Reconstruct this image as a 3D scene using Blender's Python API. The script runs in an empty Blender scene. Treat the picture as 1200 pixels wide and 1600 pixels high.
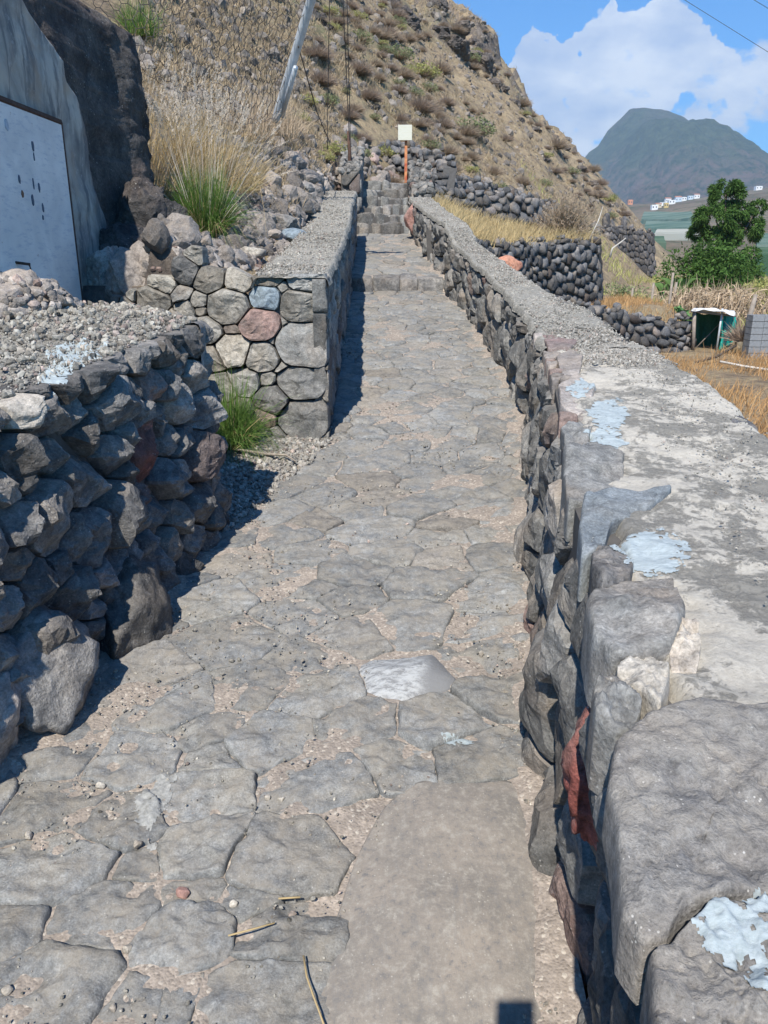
import bpy, math, random
import numpy as np
from mathutils import Vector
S = bpy.context.scene
COL = S.collection
rnd = random.Random(7)
RNG = np.random.RandomState(11)

# ------------------------------------------------------------------ camera, sky, sun, exposure
PITCH = math.radians(18.0); EYE = 1.6; FOC = 1200.0
cam_d = bpy.data.cameras.new('camera'); cam = bpy.data.objects.new('camera', cam_d); COL.objects.link(cam)
cam.location = (0, 0, EYE); cam.rotation_euler = (math.radians(90) - PITCH, 0, 0)
cam_d.sensor_fit = 'VERTICAL'; cam_d.sensor_height = 24.0; cam_d.lens = 24.0 * FOC / 1600.0
cam_d.clip_start = 0.02; cam_d.clip_end = 30000
S.camera = cam
SUN_DIR = Vector((0.188, 0.75, -0.92)).normalized()
sun_d = bpy.data.lights.new('sun', 'SUN'); sun_d.energy = 5.0; sun_d.angle = math.radians(0.53); sun_d.color = (1.0, 0.94, 0.845)
sun = bpy.data.objects.new('sun', sun_d); COL.objects.link(sun); sun.location = (-2, -8, 12)
sun.rotation_euler = SUN_DIR.to_track_quat('-Z', 'Y').to_euler()
S.view_settings.view_transform = 'Standard'; S.view_settings.look = 'None'
S.view_settings.gamma = 1.0; S.view_settings.use_curve_mapping = False; S.view_settings.exposure = 0.38
S.cycles.max_bounces = 6; S.cycles.diffuse_bounces = 3; S.cycles.volume_bounces = 0; S.cycles.transparent_max_bounces = 8

class NT:
    """small helper round a node tree"""
    def __init__(s, nt): s.nt = nt; nt.nodes.clear()
    def n(s, typ, **kw):
        nd = s.nt.nodes.new(typ)
        ins = kw.pop('ins', {})
        for k, v in kw.items(): setattr(nd, k, v)
        for k, v in ins.items(): s.set(nd.inputs[k], v)
        return nd
    def set(s, sock, v):
        if isinstance(v, bpy.types.NodeSocket): s.nt.links.new(v, sock)
        elif isinstance(v, bpy.types.Node): s.nt.links.new(v.outputs[0], sock)
        else: sock.default_value = v
    def math(s, op, a, b=0.0, c=0.0, clamp=False):
        nd = s.n('ShaderNodeMath', operation=op, use_clamp=clamp); s.set(nd.inputs[0], a); s.set(nd.inputs[1], b)
        if op in ('MULTIPLY_ADD', 'SMOOTH_MIN', 'WRAP'): s.set(nd.inputs[2], c)
        return nd.outputs[0]
    def vmath(s, op, a, b=(0, 0, 0)):
        nd = s.n('ShaderNodeVectorMath', operation=op); s.set(nd.inputs[0], a)
        if op == 'SCALE': s.set(nd.inputs['Scale'], b)
        else: s.set(nd.inputs[1], b)
        return nd.outputs['Value'] if op in ('DOT_PRODUCT', 'LENGTH', 'DISTANCE') else nd.outputs[0]
    def mix(s, f, a, b, blend='MIX'):
        nd = s.n('ShaderNodeMix', data_type='RGBA', blend_type=blend, clamp_factor=True)
        s.set(nd.inputs[0], f)
        for i, v in ((6, a), (7, b)):
            if isinstance(v, (tuple, list)) and len(v) == 3: v = (*v, 1.0)
            s.set(nd.inputs[i], v)
        return nd.outputs[2]
    def rng(s, v, a, b, c=0.0, d=1.0, smooth=False):
        nd = s.n('ShaderNodeMapRange', clamp=True, interpolation_type='SMOOTHSTEP' if smooth else 'LINEAR')
        for i, x in enumerate((v, a, b, c, d)): s.set(nd.inputs[i], x)
        return nd.outputs[0]
    def noise(s, co, scale, detail=6, rough=0.55, dist=0.0):
        nd = s.n('ShaderNodeTexNoise', ins={'Vector': co, 'Scale': scale, 'Detail': detail, 'Roughness': rough, 'Distortion': dist})
        return nd.outputs[0]
    def voro(s, co, scale, feature='F1'):
        nd = s.n('ShaderNodeTexVoronoi', feature=feature, ins={'Vector': co, 'Scale': scale})
        return nd.outputs['Distance']

world = bpy.data.worlds.new('World'); S.world = world; world.use_nodes = True
w = NT(world.node_tree)
sky = w.n('ShaderNodeTexSky', sky_type='NISHITA', sun_disc=False, sun_elevation=math.asin(-SUN_DIR.z),
          sun_rotation=math.atan2(-SUN_DIR.x, -SUN_DIR.y), altitude=60, air_density=1.0, dust_density=0.25, ozone_density=3.0)
gco = w.n('ShaderNodeTexCoord').outputs['Generated']
def pix_dir(px, py):
    a = (px - 600) / FOC; b = (800 - py) / FOC
    v = Vector((a, math.cos(PITCH) + b * math.sin(PITCH), -math.sin(PITCH) + b * math.cos(PITCH)))
    return v.normalized()
warp = w.vmath('ADD', gco, w.vmath('SCALE', w.vmath('SUBTRACT', w.n('ShaderNodeTexNoise', ins={'Vector': gco, 'Scale': 9.0, 'Detail': 5.0}).outputs[1], (0.5, 0.5, 0.5)), 0.05))
dens = None
for px, py, rad in ((985, 108, 3.9), (905, 112, 2.4), (1050, 116, 2.5), (1000, 64, 1.3), (850, 195, 5.0), (930, 190, 4.4), (1010, 175, 3.6), (1120, 178, 3.6),
                    (1190, 205, 6.0), (1110, 225, 5.5), (1195, 165, 3.0), (790, 170, 2.0), (1330, 190, 8.0), (1480, 230, 9.0)):
    d = w.vmath('DOT_PRODUCT', warp, tuple(pix_dir(px, py)))
    g = w.rng(d, math.cos(math.radians(rad * 1.10)), math.cos(math.radians(rad * 0.25)), 0, 1)
    dens = g if dens is None else w.math('MAXIMUM', dens, g)
sep = w.n('ShaderNodeSeparateXYZ', ins={0: gco})
# elsewhere the same kind of broken cumulus bank goes on round the horizon
band = w.math('MULTIPLY', w.rng(sep.outputs[2], 0.04, 0.12), w.rng(sep.outputs[2], 0.34, 0.16))
away = w.rng(sep.outputs[1], 0.55, 0.2)
big = w.rng(w.noise(gco, 3.2, 4), 0.48, 0.66)
dens = w.math('MAXIMUM', dens, w.math('MULTIPLY', w.math('MULTIPLY', band, away), big))
det = w.noise(w.vmath('MULTIPLY', gco, (1, 1, 1.5)), 11.0, 9, 0.60)
cl = w.rng(w.math('ADD', dens, w.math('MULTIPLY', w.math('SUBTRACT', det, 0.5), 3.0)), 0.34, 0.80, 0, 1, True)
cl = w.math('MULTIPLY', cl, 0.96)
shade = w.rng(w.noise(w.vmath('MULTIPLY', gco, (1, 1, 2.0)), 10.0, 6, 0.6), 0.35, 0.65)
ccol = w.mix(shade, (4.2, 5.2, 7.2), (7.6, 8.1, 8.8))  # grey cloud shading is painted into the colour by noise, not lit
skyc = w.mix(1.0, sky.outputs[0], (0.27, 0.90, 1.42), 'MULTIPLY')
skyn = w.mix(cl, skyc, ccol)
bg = w.n('ShaderNodeBackground', ins={'Color': skyn, 'Strength': 0.10})
w.nt.links.new(bg.outputs[0], w.n('ShaderNodeOutputWorld').inputs[0])

# ------------------------------------------------------------------ numeric helpers
def ray(px, py):
    a = (px - 600) / FOC; b = (800 - py) / FOC
    return np.array((a, math.cos(PITCH) + b * math.sin(PITCH), -math.sin(PITCH) + b * math.cos(PITCH)))
def at(px, py, d):
    r = ray(px, py); t = d / r[1]
    return np.array((t * r[0], d, EYE + t * r[2]))

def _h(ix, iy, iz, seed):
    h = (ix.astype(np.int64) * 374761393 + iy.astype(np.int64) * 668265263 + iz.astype(np.int64) * 2147483647 + seed * 1274126177) & 0xffffffff
    h = ((h ^ (h >> 13)) * 1274126177) & 0xffffffff
    h = ((h ^ (h >> 15)) * 2246822519) & 0xffffffff
    return ((h ^ (h >> 16)) & 0xffffff) / float(0xffffff) * 2 - 1
def vnoise(p, seed=0):
    p = np.asarray(p, float); i = np.floor(p).astype(np.int64); f = p - i; f = f * f * (3 - 2 * f)
    r = 0
    for dx in (0, 1):
        for dy in (0, 1):
            for dz in (0, 1):
                wt = (f[:, 0] if dx else 1 - f[:, 0]) * (f[:, 1] if dy else 1 - f[:, 1]) * (f[:, 2] if dz else 1 - f[:, 2])
                r = r + wt * _h(i[:, 0] + dx, i[:, 1] + dy, i[:, 2] + dz, seed)
    return r
def fbm(p, octs=4, seed=0, gain=0.5):
    p = np.asarray(p, float); r = np.zeros(len(p)); a = 1.0; t = 0.0
    for o in range(octs):
        r += a * vnoise(p, seed + o * 17); t += a; a *= gain; p = p * 2.03 + 5.1
    return r / t
def P3(x, y, z=0.0):
    x, y, z = np.broadcast_arrays(np.asarray(x, float), np.asarray(y, float), np.asarray(z, float))
    return np.stack([x.ravel(), y.ravel(), z.ravel()], 1)
def sstep(x, a, b):
    t = np.clip((np.asarray(x, float) - a) / (b - a), 0, 1); return t * t * (3 - 2 * t)

def make(name, V, F, mat=None, parent=None, smooth=True, loc=None, mats=None, midx=None):
    """link one mesh object. V world coordinates; F array or list of arrays (tris/quads)"""
    V = np.asarray(V, float)
    if loc is None: loc = np.zeros(3)
    Fs = F if isinstance(F, list) else [F]
    Fs = [np.asarray(f, int) for f in Fs if len(f)]
    me = bpy.data.meshes.new(name)
    me.vertices.add(len(V)); me.vertices.foreach_set('co', (V - loc).ravel())
    li = np.concatenate([f.ravel() for f in Fs]); tot = np.concatenate([np.full(len(f), f.shape[1]) for f in Fs])
    st = np.concatenate([[0], np.cumsum(tot)[:-1]])
    me.loops.add(len(li)); me.loops.foreach_set('vertex_index', li)
    me.polygons.add(len(tot)); me.polygons.foreach_set('loop_start', st); me.polygons.foreach_set('loop_total', tot)
    me.polygons.foreach_set('use_smooth', np.full(len(tot), bool(smooth)))
    for m in (mats or ([mat] if mat else [])): me.materials.append(m)
    if midx is not None: me.polygons.foreach_set('material_index', midx)
    me.update(calc_edges=True)
    o = bpy.data.objects.new(name, me); COL.objects.link(o); o.location = tuple(loc)
    if parent is not None: attach(o, parent)
    return o
def attach(o, parent):
    o.parent = parent
    o.location = Vector(o.location) - WLOC.get(parent.name, Vector((0, 0, 0)))
WLOC = {}
def tag(o, label=None, cat=None, group=None, kind=None):
    if label: o['label'] = label
    if cat: o['category'] = cat
    if group: o['group'] = group
    if kind: o['kind'] = kind
    return o
def empty(name, loc=(0, 0, 0), **kw):
    o = bpy.data.objects.new(name, None); COL.objects.link(o); o.location = tuple(loc)
    o.empty_display_size = 0.2
    WLOC[o.name] = Vector(tuple(loc))
    return tag(o, **kw)

def grid_faces(nu, nv, off=0):
    i = np.arange(nu - 1)[:, None] * nv + np.arange(nv - 1)[None, :] + off
    i = i.ravel()
    return np.stack([i, i + nv, i + nv + 1, i + 1], 1)

def box_arr(x0, x1, y0, y1, z0, z1):
    V = np.array([(x, y, z) for x in (x0, x1) for y in (y0, y1) for z in (z0, z1)], float)
    F = np.array([(0, 1, 3, 2), (4, 6, 7, 5), (0, 4, 5, 1), (2, 3, 7, 6), (0, 2, 6, 4), (1, 5, 7, 3)])
    return V, F
def cat(parts):
    Vs = []; Fs = {}; n = 0
    for V, F in parts:
        for f in (F if isinstance(F, list) else [F]):
            Fs.setdefault(f.shape[1], []).append(f + n)
        Vs.append(V); n += len(V)
    return np.concatenate(Vs), [np.concatenate(v) for v in Fs.values()]
def tube(pts, rad, k=6, cap=True):
    pts = np.asarray(pts, float); n = len(pts); rad = np.broadcast_to(rad, (n,))
    T = np.gradient(pts, axis=0); T /= np.linalg.norm(T, axis=1)[:, None] + 1e-9
    ref = np.array([0.31, 0.17, 0.93]) if abs(T[0] @ np.array([0.31, 0.17, 0.93])) < 0.9 else np.array([1.0, 0.1, 0])
    A = np.cross(T, ref); A /= np.linalg.norm(A, axis=1)[:, None] + 1e-9; B = np.cross(T, A)
    th = np.arange(k) / k * 2 * math.pi
    V = pts[:, None, :] + rad[:, None, None] * (np.cos(th)[None, :, None] * A[:, None, :] + np.sin(th)[None, :, None] * B[:, None, :])
    V = V.reshape(-1, 3); F = []
    for i in range(n - 1):
        for j in range(k):
            a = i * k + j; b = i * k + (j + 1) % k
            F.append((a, b, b + k, a + k))
    F = [np.array(F)]
    if cap:
        V = np.concatenate([V, pts[:1], pts[-1:]])
        F.append(np.array([(n * k, (j + 1) % k, j) for j in range(k)] + [(n * k + 1, (n - 1) * k + j, (n - 1) * k + (j + 1) % k) for j in range(k)]))
    return V, F

# unit spheres
def _ico(level):
    t = (1 + 5 ** .5) / 2
    V = [(-1, t, 0), (1, t, 0), (-1, -t, 0), (1, -t, 0), (0, -1, t), (0, 1, t), (0, -1, -t), (0, 1, -t), (t, 0, -1), (t, 0, 1), (-t, 0, -1), (-t, 0, 1)]
    F = [(0, 11, 5), (0, 5, 1), (0, 1, 7), (0, 7, 10), (0, 10, 11), (1, 5, 9), (5, 11, 4), (11, 10, 2), (10, 7, 6), (7, 1, 8),
         (3, 9, 4), (3, 4, 2), (3, 2, 6), (3, 6, 8), (3, 8, 9), (4, 9, 5), (2, 4, 11), (6, 2, 10), (8, 6, 7), (9, 8, 1)]
    V = [np.array(v) / np.linalg.norm(v) for v in V]
    for _ in range(level):
        mid = {}; F2 = []
        def m(a, b):
            k = (min(a, b), max(a, b))
            if k not in mid:
                v = V[a] + V[b]; V.append(v / np.linalg.norm(v)); mid[k] = len(V) - 1
            return mid[k]
        for a, b, c in F:
            x, y, z = m(a, b), m(b, c), m(c, a)
            F2 += [(a, x, z), (b, y, x), (c, z, y), (x, y, z)]
        F = F2
    return np.array(V), np.array(F)
ICO = [_ico(i) for i in range(5)]
def free_rock(seed, level=1, K=11, rough=0.07, scl=(1, 1, 1)):
    """angular boulder: intersection of random half-spaces, roughened"""
    r = np.random.RandomState(seed); D, F = ICO[level]
    n = r.normal(size=(K, 3)); n /= np.linalg.norm(n, axis=1)[:, None]
    d = r.uniform(0.62, 1.0, K)
    q = D @ n.T; rr = np.where(q > 0.05, d / np.maximum(q, 0.05), 9).min(1); rr = np.minimum(rr, 1.15)
    p = D * rr[:, None]
    p = p * (1 + rough * 1.6 * fbm(p * 2.1 + seed, 3, seed) + rough * 0.8 * fbm(p * 6 + seed, 2, seed + 3))[:, None]
    return p * np.array(scl), F
def rot_matrices(n, r, full=True):
    if full:
        q = r.normal(size=(n, 4)); q /= np.linalg.norm(q, axis=1)[:, None]
        a, b, c, d = q.T
        return np.stack([1 - 2 * (c * c + d * d), 2 * (b * c - a * d), 2 * (b * d + a * c), 2 * (b * c + a * d), 1 - 2 * (b * b + d * d), 2 * (c * d - a * b),
                         2 * (b * d - a * c), 2 * (c * d + a * b), 1 - 2 * (b * b + c * c)], 1).reshape(n, 3, 3)
    t = r.uniform(0, 6.283, n); z = np.zeros(n); o = np.ones(n)
    return np.stack([np.cos(t), -np.sin(t), z, np.sin(t), np.cos(t), z, z, z, o], 1).reshape(n, 3, 3)
def scatter(pos, size, level=0, nvar=8, seed=3, flat=0.7, full=True, K=9):
    r = np.random.RandomState(seed); pos = np.asarray(pos); size = np.asarray(size); n = len(pos)
    var = r.randint(0, nvar, n); Vs = []; Fs = []; off = 0
    for v in range(nvar):
        idx = np.where(var == v)[0]
        if not len(idx): continue
        p, F = free_rock(seed * 31 + v, level, K, 0.08, (1, r.uniform(.65, .95), flat))
        R = rot_matrices(len(idx), r, full)
        W = np.einsum('nij,kj->nki', R, p) * size[idx][:, None, None] + pos[idx][:, None, :]
        Vs.append(W.reshape(-1, 3)); Fs.append((F[None] + (np.arange(len(idx)) * len(p))[:, None, None]).reshape(-1, 3) + off); off += len(idx) * len(p)
    return np.concatenate(Vs), np.concatenate(Fs)

# Voronoi / power cells clipped to a rectangle
def cells(seeds, wts, rect):
    u0, u1, v0, v1 = rect; out = []
    sd = np.asarray(seeds, float); wts = np.asarray(wts, float)
    for i, s in enumerate(sd):
        poly = [np.array(p, float) for p in ((u0, v0), (u1, v0), (u1, v1), (u0, v1))]
        dist = ((sd - s) ** 2).sum(1); order = np.argsort(dist)[1:30]
        for j in order:
            nrm = sd[j] - s; c = (sd[j] @ sd[j] - s @ s + wts[i] - wts[j]) / 2
            new = []
            for k in range(len(poly)):
                a = poly[k]; b = poly[(k + 1) % len(poly)]; da = a @ nrm - c; db = b @ nrm - c
                if da <= 0: new.append(a)
                if (da < 0 < db) or (db < 0 < da): new.append(a + (b - a) * (da / (da - db)))
            poly = new
            if len(poly) < 3: break
        out.append(np.array(poly) if len(poly) >= 3 else None)
    return out
def darts(rect, dmin, seed, fixed=(), jitter=0.5, asp=1.0, tries=30, keep=None):
    """random seeds at least dmin*(1..1+jitter) apart; asp stretches them along u"""
    r = np.random.RandomState(seed); u0, u1, v0, v1 = rect
    pts = [np.array((p[0] / asp, p[1])) for p in fixed]; rad = [p[2] if len(p) > 2 else dmin for p in fixed]; nf = len(pts)
    area = (u1 - u0) / asp * (v1 - v0); n = int(area / dmin ** 2 * tries)
    cs = r.uniform((u0 / asp, v0), (u1 / asp, v1), (n, 2)); ds = dmin * (1 + jitter * (r.rand(n) ** 2) * 1.0)
    cell = {}
    g = dmin * 2
    for k, p in enumerate(pts): cell.setdefault((int(p[0] // g), int(p[1] // g)), []).append(k)
    for p, dd in zip(cs, ds):
        if keep is not None and not keep(p[0] * asp, p[1]): continue
        a, b = int(p[0] // g), int(p[1] // g); ok = True
        for i in (-1, 0, 1):
            for j in (-1, 0, 1):
                for k in cell.get((a + i, b + j), ()):
                    if ((pts[k] - p) ** 2).sum() < (0.5 * (rad[k] + dd)) ** 2: ok = False; break
                if not ok: break
            if not ok: break
        if ok:
            pts.append(p); rad.append(dd); cell.setdefault((a, b), []).append(len(pts) - 1)
    P = np.array(pts); P[:, 0] *= asp
    return P, np.array(rad)

def cell_rock(poly, mapf, N=14, rings=(1, .93, .75, .45), depth=.1, bulge=.03, gap=.006, seed=0, rough=.012, edge=.06, tilt=.0, facets=4, round_=1, edge_in=.35, p=2.5, nf=1.0):
    r = np.random.RandomState(seed)
    poly = np.asarray(poly); c = poly.mean(0)
    # resample outline by length, round its corners, roughen it
    nx = np.roll(poly, -1, 0); L = np.linalg.norm(nx - poly, axis=1); cum = np.concatenate([[0], np.cumsum(L)]); tot = cum[-1]
    s = (np.arange(N) + .5) / N * tot; k = np.clip(np.searchsorted(cum, s, 'right') - 1, 0, len(poly) - 1)
    q = poly[k] + (nx[k] - poly[k]) * ((s - cum[k]) / np.maximum(L[k], 1e-6))[:, None]
    for _ in range(round_): q = .5 * q + .25 * (np.roll(q, 1, 0) + np.roll(q, -1, 0))
    c = q.mean(0); R = math.sqrt(max(tot * tot / 16, 1e-8)) * .9
    dv = q - c; dl = np.linalg.norm(dv, axis=1) + 1e-9
    nz = fbm(P3(q[:, 0] / R * 1.9, q[:, 1] / R * 1.9, seed * 1.37), 4, seed, .6)
    q = c + dv * (np.maximum(.4, 1 - gap / dl + edge * nz))[:, None]
    dv = q - c
    U = [q]; W = [np.full(N, -depth)]
    fa = r.uniform(0, 6.283) + np.arange(facets) * 6.283 / max(facets, 1) + r.uniform(-.6, .6, facets); fm = r.uniform(.3, 1.5, facets); fo = r.uniform(.15, .95, facets)
    ta = r.uniform(0, 6.283); tv = np.array((math.cos(ta), math.sin(ta))) * tilt * r.uniform(.2, 1)
    lev = r.uniform(-.3, .3)
    for s_ in rings:
        pts = c + dv * s_
        rel = (pts - c) / R
        wv = bulge * ((1 - s_ ** p) if p <= 3 else min(1.0, (1 - s_) * p)) + np.zeros(N)
        for a, m, o in zip(fa, fm, fo):
            wv = np.minimum(wv, bulge * (1.05 * o + .3 - m * 1.3 * (rel @ np.array((math.cos(a), math.sin(a))))))
        if s_ == rings[0]: wv = wv - bulge * edge_in
        q3 = nf * P3(pts[:, 0] / R * 1.9, pts[:, 1] / R * 1.9, seed * .71)
        wv = wv + rough * (.7 * fbm(q3, 4, seed + 5, .62) - .9 * np.abs(fbm(q3 * 1.3 + 7, 3, seed + 8, .55)) + .25) + (pts - c) @ tv + bulge * lev
        U.append(pts); W.append(wv)
    U.append(c[None]); W.append(np.array([W[-1].mean()]))
    U = np.concatenate(U); W = np.concatenate(W)
    F4 = []; nr = len(rings) + 1
    i = np.arange(N); j = (i + 1) % N
    for a in range(nr - 1): F4.append(np.stack([a * N + i, a * N + j, (a + 1) * N + j, (a + 1) * N + i], 1))
    F3 = np.stack([(nr - 1) * N + i, (nr - 1) * N + j, np.full(N, nr * N)], 1)
    return mapf(U[:, 0], U[:, 1], W), [np.concatenate(F4), F3]

def lay_stones(parent, polys, mapf, matf, name='stone', cap=300, near=None, lod=None, **kw):
    """each polygon becomes a stone part; past `cap` the farthest are joined as stuff"""
    items = []
    for k, poly in enumerate(polys):
        if poly is None: continue
        c = mapf(*[np.array([x]) for x in (*poly.mean(0), 0.0)])[0]
        dist = np.linalg.norm(c - np.array((0, 0, EYE)))
        if c[1] < -.3: dist += 20
        items.append((dist, k, poly, c))
    items.sort(key=lambda t: t[0])
    rest = []; made = []
    for n, (dist, k, poly, c) in enumerate(items):
        size = math.sqrt(np.ptp(poly[:, 0]) * np.ptp(poly[:, 1])); pxs = size / max(dist, .3) * 770
        kk = dict(kw)
        if pxs > 70: kk.update(N=60, rings=(1, .985, .95, .90, .83, .75, .66, .56, .46, .36, .26, .13))
        elif pxs > 35: kk.update(N=34, rings=(1, .975, .91, .8, .66, .5, .33, .16))
        elif pxs > 16: kk.update(N=18, rings=(1, .95, .78, .5, .25))
        else: kk.update(N=9, rings=(1, .8))
        if lod == 'coarse' and pxs > 35: kk.update(N=24, rings=(1, .95, .84, .68, .5, .32, .14))
        sc = min(1.0, size / .2)
        for key in ('bulge', 'gap', 'rough'):
            if key in kk: kk[key] = kk[key] * (sc if key != 'gap' else max(sc, .5))
        V, F = cell_rock(poly, mapf, seed=k + 1, **kk)
        if n < cap:
            m = matf(k, poly) if callable(matf) else matf
            made.append((k, make(name, V, F, m, parent, loc=V.mean(0), smooth=(lod != 'coarse'))))
        else: rest.append((V, F))
    if rest:
        V, F = cat(rest); m = matf(-1, None) if callable(matf) else matf
        o = make('small_stones', V, F, m, parent, loc=V.mean(0)); o['kind'] = 'stuff'
    return made

# ------------------------------------------------------------------ materials
def bsdf(nt, color, rough=0.9, normal=None, spec=0.25, metal=0.0):
    b = nt.n('ShaderNodeBsdfPrincipled')
    nt.set(b.inputs['Base Color'], (*color, 1) if isinstance(color, tuple) and len(color) == 3 else color)
    nt.set(b.inputs['Roughness'], rough); b.inputs['Specular IOR Level'].default_value = spec; nt.set(b.inputs['Metallic'], metal)
    if normal is not None: nt.set(b.inputs['Normal'], normal)
    nt.nt.links.new(b.outputs[0], nt.n('ShaderNodeOutputMaterial').inputs[0])
    return b
def new_mat(name):
    m = bpy.data.materials.new(name); m.use_nodes = True; return m, NT(m.node_tree)
def rand_co(nt, coord='Object'):
    co = nt.n('ShaderNodeTexCoord').outputs[coord]
    r = nt.math('FRACT', nt.math('ADD', nt.n('ShaderNodeObjectInfo').outputs['Random'], nt.n('ShaderNodeNewGeometry').outputs['Random Per Island']))
    off = nt.n('ShaderNodeCombineXYZ', ins={0: nt.math('MULTIPLY', r, 37.0), 1: nt.math('MULTIPLY', r, 91.0), 2: nt.math('MULTIPLY', r, 13.0)})
    return nt.vmath('ADD', co, off.outputs[0]), r
def stone_mat(name, dark, light, tint=(.30, .16, .13), tint_at=.9, vary=.35, bump=.5, bdist=.012, fine=1.0, speck=.5, dust=None, dust_amt=.5, pits=.5, warm=(.25, .21, .17), blotch=(.55, .54, .50), blotch_amt=.3):
    m, t = new_mat(name); co, r = rand_co(t)
    a = t.noise(co, 7 * fine, 8, .62, .3); b = t.noise(co, 34 * fine, 8, .7); c = t.noise(co, 3.0 * fine, 4, .5, .6); g = t.noise(co, 160 * fine, 3, .7)
    col = t.mix(t.rng(a, .34, .68), dark, light)
    col = t.mix(t.math('MULTIPLY', t.rng(c, .48, .68), .75), col, warm)
    if tint_at < 1: col = t.mix(t.rng(r, tint_at, tint_at + .06, 0, .8), col, tint)
    col = t.mix(1.0, col, t.n('ShaderNodeCombineXYZ', ins={k_: t.math('MULTIPLY', t.rng(b, .3, .7, .58, 1.42), t.rng(g, .3, .7, .70, 1.3)) for k_ in (0, 1, 2)}).outputs[0], 'MULTIPLY')
    r2 = t.math('FRACT', t.math('MULTIPLY', r, 7.31)); v = t.rng(r2, 0, 1, 1 - vary, 1 + vary)
    col = t.mix(1.0, col, t.n('ShaderNodeCombineXYZ', ins={0: v, 1: v, 2: v}).outputs[0], 'MULTIPLY')
    bl = t.math('MULTIPLY', t.rng(t.noise(co, 11 * fine, 9, .75, .5), .58, .70), blotch_amt)
    col = t.mix(bl, col, blotch)
    sp = t.math('MULTIPLY', t.rng(t.voro(co, 75 * fine), .20, .10), t.rng(t.noise(co, 21 * fine, 3), .5, .62))
    col = t.mix(t.math('MULTIPLY', sp, speck), col, (.62, .60, .55))
    if dust:
        nz = t.n('ShaderNodeSeparateXYZ', ins={0: t.n('ShaderNodeNewGeometry').outputs['Normal']}).outputs[2]
        f = t.math('MULTIPLY', t.rng(nz, .5, .98), t.rng(t.noise(co, 9 * fine, 9, .72), .40, .62))
        col = t.mix(t.math('MULTIPLY', f, dust_amt), col, dust)
    h = t.math('ADD', t.math('MULTIPLY', a, .9), t.math('ADD', t.math('MULTIPLY', b, .45), t.math('MULTIPLY', g, .12)))
    if pits: h = t.math('ADD', h, t.math('MULTIPLY', t.rng(t.voro(co, 48 * fine), .0, .35, 0, 1), .16 * pits))
    bm = t.n('ShaderNodeBump', ins={'Strength': bump, 'Distance': bdist, 'Height': h})
    bsdf(t, col, t.rng(b, .3, .7, .8, .97), bm.outputs[0], .2)
    return m
DUST = (.30, .265, .215)
M_pave = stone_mat('paving_stone', (.145, .150, .152), (.246, .249, .243), tint=(.22, .20, .175), tint_at=.88, vary=.20, bump=.95, bdist=.012, dust=DUST, dust_amt=.62, warm=(.20, .19, .165), blotch_amt=.25, fine=1.25)
M_face = stone_mat('wall_stone', (.100, .102, .100), (.245, .235, .215), tint=(.24, .14, .115), tint_at=.945, vary=.36, bump=.85, bdist=.02, dust=(.30, .26, .22), dust_amt=.4, blotch_amt=.35)
M_near = stone_mat('basalt_block', (.085, .087, .09), (.27, .255, .235), tint=(.20, .135, .12), tint_at=.93, vary=.42, bump=1.0, bdist=.03, fine=.9, dust=(.33, .30, .27), dust_amt=.35, blotch=(.45, .43, .40), blotch_amt=.55)
M_round = stone_mat('dark_terrace_stone', (.062, .064, .070), (.155, .152, .15), tint=(.15, .115, .095), tint_at=.92, vary=.5, bump=.7, bdist=.03, blotch_amt=.25, blotch=(.28, .27, .25), speck=.2)
M_rubble = stone_mat('rubble_rock', (.16, .145, .135), (.36, .32, .285), tint=(.30, .21, .18), tint_at=.90, vary=.42, bump=.8, bdist=.02, dust=(.36, .31, .26), dust_amt=.4, warm=(.30, .25, .205))
M_red = stone_mat('red_scoria', (.17, .055, .045), (.34, .12, .10), tint_at=1.2, vary=.1, bump=1.0, bdist=.02, warm=(.22, .15, .13))
M_pink = stone_mat('pink_scoria', (.30, .16, .13), (.48, .29, .25), tint_at=1.2, vary=.1, bump=.8, warm=(.24, .18, .16))
M_blue = stone_mat('blue_grey_stone', (.17, .21, .24), (.24, .285, .315), tint_at=1.2, vary=.05, bump=.35, warm=(.19, .22, .23), blotch_amt=.1)
M_pale = stone_mat('pale_stone', (.34, .31, .265), (.54, .50, .43), tint_at=1.2, vary=.12, bump=.8, bdist=.015, warm=(.33, .28, .23))
M_greyblk = stone_mat('grey_block', (.155, .156, .15), (.285, .28, .262), tint_at=1.2, vary=.12, bump=.75, bdist=.02, blotch_amt=.3)
M_orange = stone_mat('orange_rock', (.42, .17, .11), (.62, .30, .20), tint_at=1.2, vary=.05, warm=(.5, .25, .16))
M_cliff = stone_mat('cliff_rock', (.030, .031, .035), (.13, .12, .11), tint_at=1.2, vary=.0, bump=1.0, bdist=.07, fine=.45, warm=(.13, .10, .085), blotch_amt=.35, blotch=(.26, .23, .21))

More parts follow.
